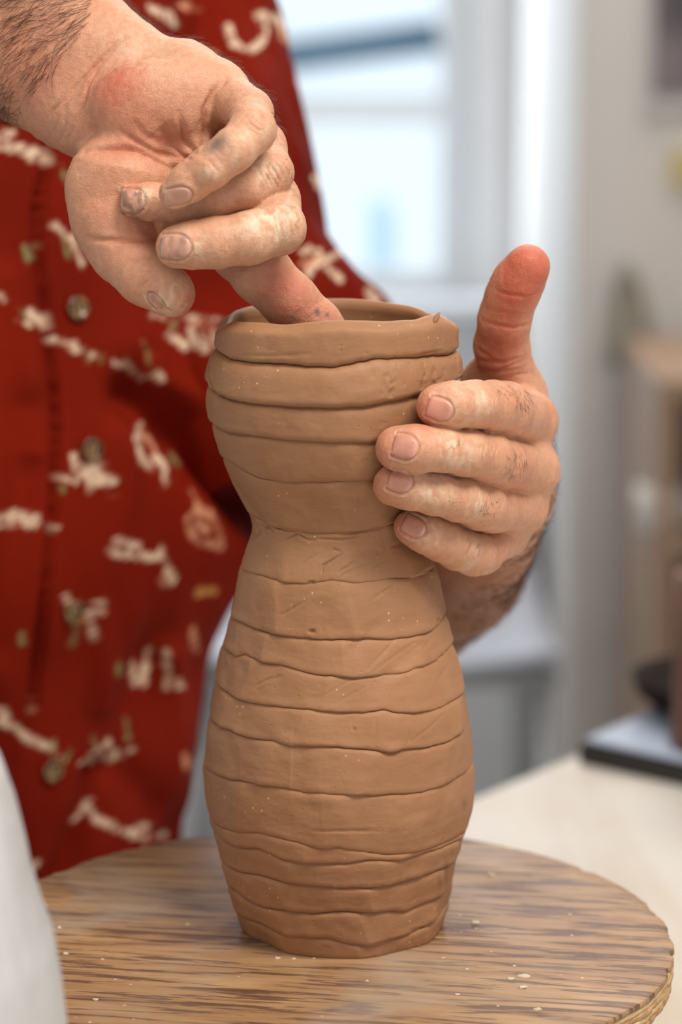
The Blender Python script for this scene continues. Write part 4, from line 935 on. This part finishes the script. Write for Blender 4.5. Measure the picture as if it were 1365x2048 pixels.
# left edge motif, top left
st([(-10, 272), (30, 290), (70, 305), (95, 322)], 13); st([(-10, 292), (40, 305), (95, 330)], 7); st([(5, 262), (25, 268)], 7)
st([(108, 448), (125, 465), (145, 485)], 6); st([(140, 470), (155, 500), (163, 530)], 8); st([(130, 480), (135, 510)], 6, 1); st([(50, 492), (56, 515)], 6, 1)
st([(120, 335), (132, 365)], 8, 1)
# horizontal spray across placket
st([(-5, 590), (12, 600)], 5); st([(36, 612), (60, 640)], 6, 1); st([(32, 640), (60, 650)], 4); st([(62, 625), (75, 640), (92, 662)], 12); st([(108, 678), (125, 684), (150, 697)], 8); st([(150, 690), (160, 702)], 8)
st([(168, 700), (176, 722)], 7, 1); st([(205, 712), (206, 722)], 7, 1); st([(186, 705), (188, 712)], 6); st([(228, 726), (240, 730)], 5); st([(250, 730), (268, 745), (290, 762)], 8); st([(300, 752), (322, 756)], 9)
st([(286, 680), (300, 720), (308, 748)], 3, 1, .2)
# bush motif next to the rim (left of pot)
st([(338, 672), (352, 680), (372, 692)], 9); st([(380, 660), (392, 690)], 11); st([(405, 668), (412, 702)], 10); st([(345, 645), (352, 650)], 6, 1); st([(350, 638), (400, 634), (440, 640)], 5, 0, .7); st([(425, 660), (436, 690)], 9); st([(300, 632), (325, 634)], 5); st([(385, 645), (425, 655)], 5, 2, .3)
# button motif 1
st([(148, 912), (160, 935), (200, 930)], 9); st([(150, 945), (185, 950), (215, 955)], 10); st([(178, 930), (182, 985)], 8); st([(120, 952), (150, 962)], 7); st([(195, 960), (232, 965)], 12); st([(124, 975), (126, 982)], 7, 1); st([(222, 995), (230, 993)], 5, 2)
# dark fold motif
st([(280, 852), (272, 880), (280, 905), (290, 925)], 8); st([(286, 920), (300, 935)], 12); st([(310, 915), (328, 925)], 10); st([(328, 930), (328, 968)], 9); st([(335, 900), (355, 925)], 6, 1, .5); st([(290, 870), (310, 895)], 6, 2, .7)
# round motif right
st([(385, 985), (392, 1005)], 8, 2, .2); st([(375, 1035), (395, 1018), (425, 1030), (440, 1060)], 11, 2); st([(380, 1060), (400, 1085), (440, 1090)], 10, 2); st([(395, 1045), (415, 1062)], 8, 2); st([(440, 1075), (446, 1092)], 7, 2)
# far left cloud
st([(-10, 1040), (30, 1025), (55, 1030)], 9); st([(-10, 1050), (40, 1050), (75, 1052)], 6); st([(70, 1035), (85, 1048)], 7); st([(90, 1052), (112, 1056)], 8); st([(10, 1035), (60, 1040)], 12, 0, .6)
# cloud + streak motif
st([(220, 1100), (240, 1082), (275, 1090)], 10); st([(222, 1108), (270, 1112)], 9); st([(275, 1095), (285, 1110)], 6); st([(292, 1112), (315, 1115)], 13); st([(320, 1095), (330, 1120), (345, 1165)], 8); st([(315, 1150), (330, 1168)], 7, 2, .3)
st([(398, 1185), (425, 1182)], 13, 3, .2); st([(385, 1255), (392, 1300)], 8, 2, .7)
# button motif 2
st([(128, 1190), (140, 1210)], 8); st([(140, 1215), (150, 1250), (147, 1290)], 7, 1); st([(165, 1200), (205, 1205)], 5, 0, .6); st([(175, 1225), (205, 1222)], 7); st([(180, 1235), (190, 1275)], 9); st([(140, 1235), (160, 1240)], 9, 3, .4)
st([(45, 1265), (45, 1285)], 7, 1); st([(238, 1320), (238, 1345)], 6, 1)
st([(295, 1300), (285, 1350), (270, 1365)], 6, 0); st([(295, 1325), (290, 1368)], 7); st([(330, 1300), (338, 1340), (335, 1375)], 7); st([(340, 1350), (362, 1372)], 7); st([(265, 1350), (270, 1330)], 5)
st([(-5, 1420), (20, 1440), (42, 1465)], 8); st([(0, 1440), (20, 1455)], 6); st([(45, 1474), (75, 1488), (95, 1492)], 8); st([(105, 1485), (108, 1510)], 7, 1); st([(100, 1495), (122, 1505)], 7); st([(140, 1500), (132, 1520)], 6, 1); st([(58, 1395), (58, 1420)], 5, 2)
st([(185, 1475), (190, 1490)], 7, 1); st([(185, 1505), (215, 1490), (232, 1510)], 8); st([(205, 1515), (240, 1515)], 7); st([(245, 1508), (268, 1500)], 7); st([(160, 1525), (182, 1520)], 4); st([(250, 1440), (255, 1475)], 5, 1); st([(215, 1480), (222, 1490)], 6)
st([(150, 1640), (175, 1605), (182, 1600)], 6); st([(175, 1610), (195, 1645)], 6); st([(195, 1640), (240, 1660), (280, 1672)], 9, 0, .7); st([(265, 1660), (300, 1650), (290, 1678)], 8, 0, .6); st([(310, 1672), (330, 1670)], 6)
st([(55, 1750), (72, 1728)], 7); st([(368, 1510), (374, 1530)], 9, 2, .3)
# upper sleeve / shoulder motifs
st([(300, 15), (330, 30), (350, 45)], 12); st([(455, 55), (470, 85), (500, 100), (525, 88), (532, 65), (528, 35)], 9, 0, .4); st([(520, 30), (560, 40), (570, 62)], 12, 0, .6); st([(560, 70), (575, 80)], 9, 2, .5)
st([(600, 165), (620, 160)], 10, 2, .5); st([(620, 240), (645, 230), (660, 245)], 11); st([(635, 210), (650, 235)], 8); st([(658, 250), (668, 270)], 8, 2, .4); st([(628, 355), (660, 365), (690, 362)], 8); st([(640, 372), (662, 380)], 8, 0, .4)
st([(610, 500), (640, 500)], 10, 0, .5); st([(640, 510), (620, 550)], 11); st([(640, 525), (680, 505)], 10); st([(655, 535), (682, 560)], 11); st([(598, 530), (640, 520)], 8, 2, .7); st([(738, 580), (748, 600)], 11, 0, .5)
st([(400, 95), (430, 110)], 7, 2); st([(355, 10), (400, 20)], 7, 2, .6); st([(470, 870), (476, 880)], 7, 2)
COLS = [np.array(srgb(232, 202, 172)), np.array(srgb(134, 140, 92)), np.array(srgb(208, 146, 112)), np.array(srgb(206, 152, 84))]
RUST = np.array(srgb(132, 28, 6)); RUST2 = np.array(srgb(100, 15, 3))
def print_cols(V, Nn):
    P = V*1000; px, py, _ = proj(V); C = RUST+(RUST2-RUST)*np.clip(.5+.5*fbm(P, 60, 3, 2), 0, 1)[:, None]
    vis = (Nn[:, 1] < .15)
    for pts, w_, c, br in strokes:
        lo = pts.min(0)-w_-6; hi = pts.max(0)+w_+6; sel = np.where((px > lo[0]) & (px < hi[0]) & (py > lo[1]) & (py < hi[1]) & vis)[0]
        if not len(sel): continue
        q = np.stack([px[sel], py[sel]], -1); dm = np.full(len(sel), 1e9)
        for a, b in zip(pts[:-1], pts[1:]):
            ab = b-a; t = np.clip(((q-a)@ab)/(ab@ab+1e-9), 0, 1); dm = np.minimum(dm, np.hypot(*(q-a-t[:, None]*ab).T))
        nz = 1.15*fbm(P[sel]*np.array([1, .2, 1]), 2.6, 7, 3); n2 = fbm(P[sel]*np.array([1, .2, 1]), 1.6, 17, 2)
        m = sstep(3.0, -1.5, dm-w_*.60-nz*4.5)*(1-(.2+.8*br)*sstep(-.05, .45, n2))
        C[sel] = C[sel]+(COLS[c]-C[sel])*m[:, None]
    # the print goes on where the photograph does not look
    out = np.where((px < -30) | (py < -30) | (Nn[:, 1] > .15))[0]
    if len(out):
        q = fbm(P[out], 26, 55, 1); q2 = fbm(P[out], 5, 57, 2); C[out] = C[out]+(COLS[0]-C[out])*(sstep(.52, .6, q)*sstep(-.1, .2, q2))[:, None]
    return C
al_ = math.radians(38)
def torso_pt(ph, z):
    """shirt body: angle ph (0 = front middle), height z -> point"""
    wv_ = np.array([math.cos(al_), math.sin(al_), 0]); nv_ = np.array([math.sin(al_), -math.cos(al_), 0])
    fz = (z+.42)/.84
    a = np.interp(z, [-.45, -.15, .05, .2, .35, .43], [.172, .158, .160, .172, .180, .120]); b = np.interp(z, [-.45, -.15, .05, .2, .35, .43], [.120, .112, .118, .122, .115, .07])
    cx = np.interp(z, [-.45, -.12, .0, .12, .3, .5], [-.236, -.226, -.216, -.212, -.210, -.212]); cy = np.full_like(z, .335)
    ext = np.sqrt((a*math.cos(al_))**2+(b*math.sin(al_))**2)*1.03
    xe = np.interp(z, [-.45, -.12, -.079, -.031, -.004, .026, .05, .079, .10, .14, .25, .43], [-.10, -.092, -.087, -.078, -.0765, -.072, -.055, -.039, -.031, -.030, -.050, -.08])
    cx = xe-ext
    if z.ndim == 2 and z.shape[0] > 100:
        for _ in range(4): cx = np.apply_along_axis(lambda c: np.convolve(np.pad(c, 10, 'edge'), np.hanning(23)[1:-1]/np.hanning(23).sum(), 'valid'), 0, cx)
    c = np.cos(ph); s = np.sin(ph); e = .86; x = np.sign(s)*np.abs(s)**e*a; y = np.sign(c)*np.abs(c)**e*b
    return np.stack([cx+x*wv_[0]+y*nv_[0], cy+x*wv_[1]+y*nv_[1], z], -1)
def grid_normals(P, closed=False):
    du = np.gradient(P, axis=0); dv = (np.roll(P, -1, 1)-np.roll(P, 1, 1)) if closed else np.gradient(P, axis=1); n = np.cross(dv, du); return n/(np.linalg.norm(n, axis=-1, keepdims=True)+1e-12)
# angles: fine on the side facing the camera
ph = np.concatenate([np.linspace(-1.75, 1.75, 380), np.linspace(1.75, 2*np.pi-1.75, 90)[1:-1]]); zg = np.linspace(-.43, .43, 560)
PH, ZG = np.meshgrid(ph, zg, indexing='xy'); P = torso_pt(PH, ZG); NN = grid_normals(P, True)
if NN[280, 190, 1] > 0: NN = -NN
px, py, _ = proj(P)
front = np.exp(-(np.clip(np.abs(PH)-1.3, 0, 9)/.4)**2)
d = .0055*fbm(np.stack([P[..., 0]*1000*1.6, P[..., 1]*1000*1.6, P[..., 2]*1000*.45], -1), 60, 21, 3)
d += .0030*np.sin(PH*9+ZG*7+1.2*np.sin(ZG*11))*sstep(.10, -.35, ZG)
# soft drag folds running from the placket down to the right, below the pocket
def ridge(pts, w_, amp, oneside=0):
    pts = np.array(pts, float); r = np.full(px.shape, 1e9); side = np.zeros(px.shape)
    for a, b in zip(pts[:-1], pts[1:]):
        ab = b-a; t = np.clip(((px-a[0])*ab[0]+(py-a[1])*ab[1])/(ab@ab), 0, 1); dx = px-a[0]-t*ab[0]; dy = py-a[1]-t*ab[1]; dd = np.hypot(dx, dy); s_ = np.sign(dx*ab[1]-dy*ab[0]); m = dd < r; r = np.where(m, dd, r); side = np.where(m, s_, side)
    if oneside: return amp*np.where(side*oneside > 0, np.exp(-(r/w_)**2), np.exp(-(r/(w_*.3))**2))
    return amp*np.exp(-(r/w_)**2)
vis = (NN[..., 1] < .3)
fold = ridge([(285, 790), (350, 850), (430, 930), (520, 1010)], 56, -.026)+ridge([(300, 760), (380, 800), (460, 870), (540, 950)], 30, .006)
fold += ridge([(250, 870), (240, 1000), (200, 1200), (190, 1400)], 26, .004)+ridge([(300, 900), (310, 1100), (280, 1300)], 30, -.003)
fold += ridge([(270, 560), (290, 640), (300, 700)], 18, -.004)+ridge([(185, 1540), (170, 1620), (130, 1760)], 26, -.012)+ridge([(240, 1540), (330, 1640)], 40, -.006)+ridge([(60, 820), (50, 1000), (0, 1300)], 40, -.005)
fold += ridge([(20, 560), (60, 760), (70, 900)], 30, .004)+ridge([(330, 1300), (350, 1480), (330, 1640)], 26, .005)
d += fold*vis
# right-hand front laps over the left at the placket
lx = np.interp(py, plk[:, 1]*0+plk[:, 0] if False else plk[:, 0], plk[:, 1])
u = px-lx
d += vis*(.0030*sstep(-2.5, 2.5, u)-.0065*np.exp(-((u+5)/6.5)**2)*sstep(1500, 1100, py)-.002*np.exp(-((u+4)/4.)**2)+.0006*np.exp(-((u-5)/3.)**2)-.0007*np.exp(-((u-118)/2.5)**2)*sstep(1900, 1750, py)-.0006*sstep(116, 122, u))
# pocket: raised patch left of the vase
pk = sstep(329, 333, px)*sstep(0, 6, (772+(px-335)*1.02)-py)*sstep(520, 560, py)*sstep(-200, -100, px-760)
pk = sstep(329, 333, px)*sstep(0, 6, (775+(px-335)*.98)-py)*sstep(380, 390, py)*(px < 560)
d += vis*.0018*pk
P2 = P+NN*d[..., None]
n0, n1 = PH.shape
def gridmesh(name, P, closed):
    n0, n1, _ = P.shape; i, j = np.meshgrid(np.arange(n0-1), np.arange(n1 if closed else n1-1), indexing='ij')
    return npmesh(name, P.reshape(-1, 3), np.stack([i*n1+j, i*n1+(j+1) % n1, (i+1)*n1+(j+1) % n1, (i+1)*n1+j], -1).reshape(-1, 4))
def cloth(nt, b):
    at = nt.nodes.new('ShaderNodeAttribute'); at.attribute_name = 'Col'; nt.links.new(at.outputs['Color'], b.inputs[0])
    v = coords(nt); b.inputs['Sheen Weight'].default_value = 0; b.inputs['Sheen Roughness'].default_value = .5
    b.inputs['Sheen Tint'].default_value = (1, .7, .6, 1)
    bump(nt, b, noise(nt, v, 1200, 2, .5), .15, .0004)
M_shirt = mat('rust_red_printed_cotton', (.4, .05, .02), .85, .10, build=cloth)
# sleeve over the person's left arm (right in the photo)
ax0 = [np.array(p) for p in ((-.155, .46, .47), (-.118, .425, .40), (-.098, .395, .32), (-.082, .375, .27), (-.068, .355, .22), (-.044, .35, .175), (-.022, .345, .135))]
ax0 = np.array(ax0); tt = np.linspace(0, 1, 420); k_ = np.linspace(0, 1, len(ax0)); axp = np.stack([np.interp(tt, k_, ax0[:, i]) for i in range(3)], -1)
for _ in range(40): axp[1:-1] = .25*axp[:-2]+.5*axp[1:-1]+.25*axp[2:]
rad = np.interp(tt, [0, .2, .5, .8, 1], [.055, .068, .068, .070, .072])
T_ = np.gradient(axp, axis=0); T_ /= np.linalg.norm(T_, axis=1)[:, None]; A_ = np.cross(T_, np.array([0, 1., 0])); A_ /= np.linalg.norm(A_, axis=1)[:, None]; B_ = np.cross(T_, A_)
aa = np.linspace(0, 2*np.pi, 300, endpoint=False)
SP = axp[:, None]+rad[:, None, None]*(np.cos(aa)[None, :, None]*A_[:, None]+np.sin(aa)[None, :, None]*B_[:, None])
SN = (SP-axp[:, None]); SN /= np.linalg.norm(SN, axis=-1, keepdims=True)
ds = .006*fbm(SP*1000*np.array([1, 1, .6]), 45, 71, 3)+.0035*np.sin(tt[:, None]*16+2.2*np.sin(aa[None]))*sstep(.35, .8, tt)[:, None]
SP2 = SP+SN*ds[..., None]
# hem turned inward
hem = [SP2[-1]+(-.0015)*SN[-1], SP2[-1]-.004*SN[-1]-.004*T_[-1], SP2[-3]-.005*SN[-1]-.02*T_[-1]]
SP2 = np.concatenate([SP2, np.array(hem)]); 
bm_t = P2.reshape(-1, 3); bm_s = SP2.reshape(-1, 3)
# right sleeve (off the frame at left)
ERm = ER/1000.; ax1 = np.linspace(np.array([-.325, .225, .40]), ERm+np.array([-.075, .05, .012]), 60)
T1 = (ax1[-1]-ax1[0]); T1 /= np.linalg.norm(T1); A1 = np.cross(T1, np.array([0, 0, 1.])); A1 /= np.linalg.norm(A1); B1 = np.cross(T1, A1); a1 = np.linspace(0, 2*np.pi, 72, endpoint=False)
S3 = ax1[:, None]+.066*(np.cos(a1)[None, :, None]*A1+np.sin(a1)[None, :, None]*B1); S3 = S3+.004*fbm(S3*1000, 40, 81, 2)[..., None]*(S3-ax1[:, None])/.066
def quads(n0, n1, off_): 
    i, j = np.meshgrid(np.arange(n0-1), np.arange(n1), indexing='ij'); return np.stack([i*n1+j, i*n1+(j+1) % n1, (i+1)*n1+(j+1) % n1, (i+1)*n1+j], -1).reshape(-1, 4)+off_
Vs = np.concatenate([bm_t, bm_s, S3.reshape(-1, 3)]); Fs = np.concatenate([quads(n0, n1, 0), quads(len(SP2), 300, len(bm_t)), quads(60, 72, len(bm_t)+len(bm_s))])
Ns = np.concatenate([NN.reshape(-1, 3), np.concatenate([SN, np.repeat(SN[-1:], 3, 0)]).reshape(-1, 3), np.repeat(np.array([[0, 1., 0]]), 60*72, 0)])
me = npmesh('shirt', Vs, Fs); setcol(me, print_cols(Vs, Ns))
shirt = link('shirt', me, M_shirt, person)
# buttons
def btn(nt, b):
    n = noise(nt, coords(nt), 260, 3, .6, 1.0); r = ramp(nt, n, [(.38, srgb(38, 26, 18)), (.6, srgb(140, 104, 62)), (.75, srgb(176, 140, 90))]); nt.links.new(r.outputs[0], b.inputs[0])
M_btn = mat('horn_button', (.1, .06, .03), .25, .6, build=btn); M_thr = mat('pale_thread', srgb(196, 170, 120), .8)
for bx_, by_ in ((146, 620), (181, 898), (145, 1215), (90, 1532)):
    q = (px-bx_)**2+(py-by_)**2+np.where(vis, 0, 1e9); k = np.unravel_index(q.argmin(), q.shape); c = P2[k]; n = NN[k]
    t1 = np.cross(n, [0, 0, 1]); t1 /= np.linalg.norm(t1); t2 = np.cross(n, t1); prof = [(0.0003, .0012), (.0032, .0012), (.0040, .0020), (.0054, .0022), (.0058, .0016), (.0056, .0005), (.0003, .0003)]
    nn_ = 36; an = np.arange(nn_)*2*np.pi/nn_; V = np.concatenate([c+n*(h+.0004)+r*(np.cos(an)[:, None]*t1+np.sin(an)[:, None]*t2) for r, h in prof]); m = len(prof)
    i, j = np.meshgrid(np.arange(m-1), np.arange(nn_), indexing='ij'); F = np.stack([i*nn_+j, i*nn_+(j+1) % nn_, (i+1)*nn_+(j+1) % nn_, (i+1)*nn_+j], -1).reshape(-1, 4)
    link('button', npmesh('button', V, F), M_btn, shirt)
    Vt = []; Ft = []; o2 = 0
    for s1 in (-1, 1):
        A = c+n*.0020+t1*s1*.0012-t2*.0012; B = c+n*.0020+t1*s1*.0012+t2*.0012
        V, F = tube_arrays([A-n*.0004, A+n*.0004, (A+B)/2+n*.0006, B+n*.0004, B-n*.0004], np.full(5, .0004), 6); Vt.append(V); Ft.append(np.array(F)+o2); o2 += len(V)
    link('button_thread', npmesh('button_thread', np.concatenate(Vt), np.concatenate(Ft)), M_thr, shirt)
# trousers / apron below the shirt hem (below the board, seen only from the side)
M_trs = mat('dark_blue_denim', (.03, .04, .07), .8)
wv_ = np.array([math.cos(al_), math.sin(al_), 0])
V = []; zz_ = np.linspace(-.40, FZ+.02, 40); Vt = []; Ft = []; o2 = 0
for s1 in (-1, 1):
    c0 = np.array([-.236, .335, 0])
    pts = [c0+wv_*s1*.085+np.array([0, 0, z]) for z in zz_]; V, F = tube_arrays(pts, np.interp(zz_, [FZ, -.40], [.06, .085]), 28); Vt.append(V); Ft.append(np.array(F)+o2); o2 += len(V)
link('trousers', npmesh('trousers', np.concatenate(Vt), np.concatenate(Ft)), M_trs, person)
# ------------------------------------------------------------------ pale plastic bag of clay, out of focus in the left foreground
def plast(nt, b):
    n = noise(nt, coords(nt, (1, 1, .35)), 38, 4, .6, .6); r = ramp(nt, n, [(.3, (.46, .455, .45)), (.6, (.58, .58, .585)), (.75, (.66, .67, .70))]); nt.links.new(r.outputs[0], b.inputs[0])
    bump(nt, b, n, .5, .004)
M_bag = mat('translucent_white_plastic', (.6, .6, .6), .38, .5, build=plast)
Yb = -.235
edge = np.array([(1380, -60), (1460, -25), (1540, 0), (1620, 28), (1700, 48), (1760, 60), (1840, 84), (1900, 106), (1980, 120), (2060, 130), (2150, 138), (2600, 165)], float)
zb_l = [W(x, y, Yb) for y, x in edge]; ez = np.array([p[2] for p in zb_l])[::-1]; ex = np.array([p[0] for p in zb_l])[::-1]
zbg = np.linspace(TZ, W(0, 1330, Yb)[2], 90); rr = np.interp(zbg, ez, ex); xc0 = -.235
R0 = rr-xc0; R0 = np.maximum(R0, .004); R0[-12:] *= np.sqrt(np.linspace(1, 0, 12)); an = np.linspace(0, 2*np.pi, 160, endpoint=False)
BP = np.stack([xc0+R0[:, None]*np.cos(an), Yb+R0[:, None]*.8*np.sin(an), zbg[:, None]+0*an], -1)
dn_ = .0030*fbm(BP*1000*np.array([1, 1, .4]), 28, 5, 3)*(1-np.clip(np.cos(an), 0, 1)**6)[None]
BP[..., 0] += dn_*np.cos(an); BP[..., 1] += dn_*np.sin(an)
BP = np.concatenate([np.stack([xc0+0*an+.001*np.cos(an), Yb+.001*np.sin(an), TZ+0*an], -1)[None], BP, np.stack([xc0+.0005*np.cos(an), Yb+.0005*np.sin(an), zbg[-1]+0*an], -1)[None]])
o = link('clay_bag', npmesh('clay_bag', BP.reshape(-1, 3), quads(len(BP), 160, 0)), M_bag)
tag(o, 'pale grey white plastic bag of clay, blurred in the lower left foreground', 'bag')
# ceiling lamps that carry the light; the rear panel is an added fill
M_em = mat('lamp_diffuser', (.9, .9, .9), .5)
def em(nt, b): b.inputs['Emission Color'].default_value = (1, .93, .84, 1); b.inputs['Emission Strength'].default_value = 3.0
M_em = mat('lamp_diffuser', (.9, .9, .9), .5, build=em)
for (x, y, lx_, ly_) in ((.62, -.65, .9, .5), (-.7, -1.0, 1.2, .6), (.3, 1.9, 1.2, .6)):
    cl = empty('ceiling_lamp', (x, y, CZ)); cl['group'] = 'ceiling light panels'; tag(cl, 'flat ceiling light panel ' + ('added as fill nearest the window wall' if y > 1 else 'right above the table' if x > 0 else 'behind and left of the table'), 'lamp')
    box('lamp_frame', (x-lx_/2-.03, y-ly_/2-.03, CZ-.02), (x+lx_/2+.03, y+ly_/2+.03, CZ), M_white, cl)
    box('diffuser', (x-lx_/2, y-ly_/2, CZ-.024), (x+lx_/2, y+ly_/2, CZ-.02), M_em, cl)
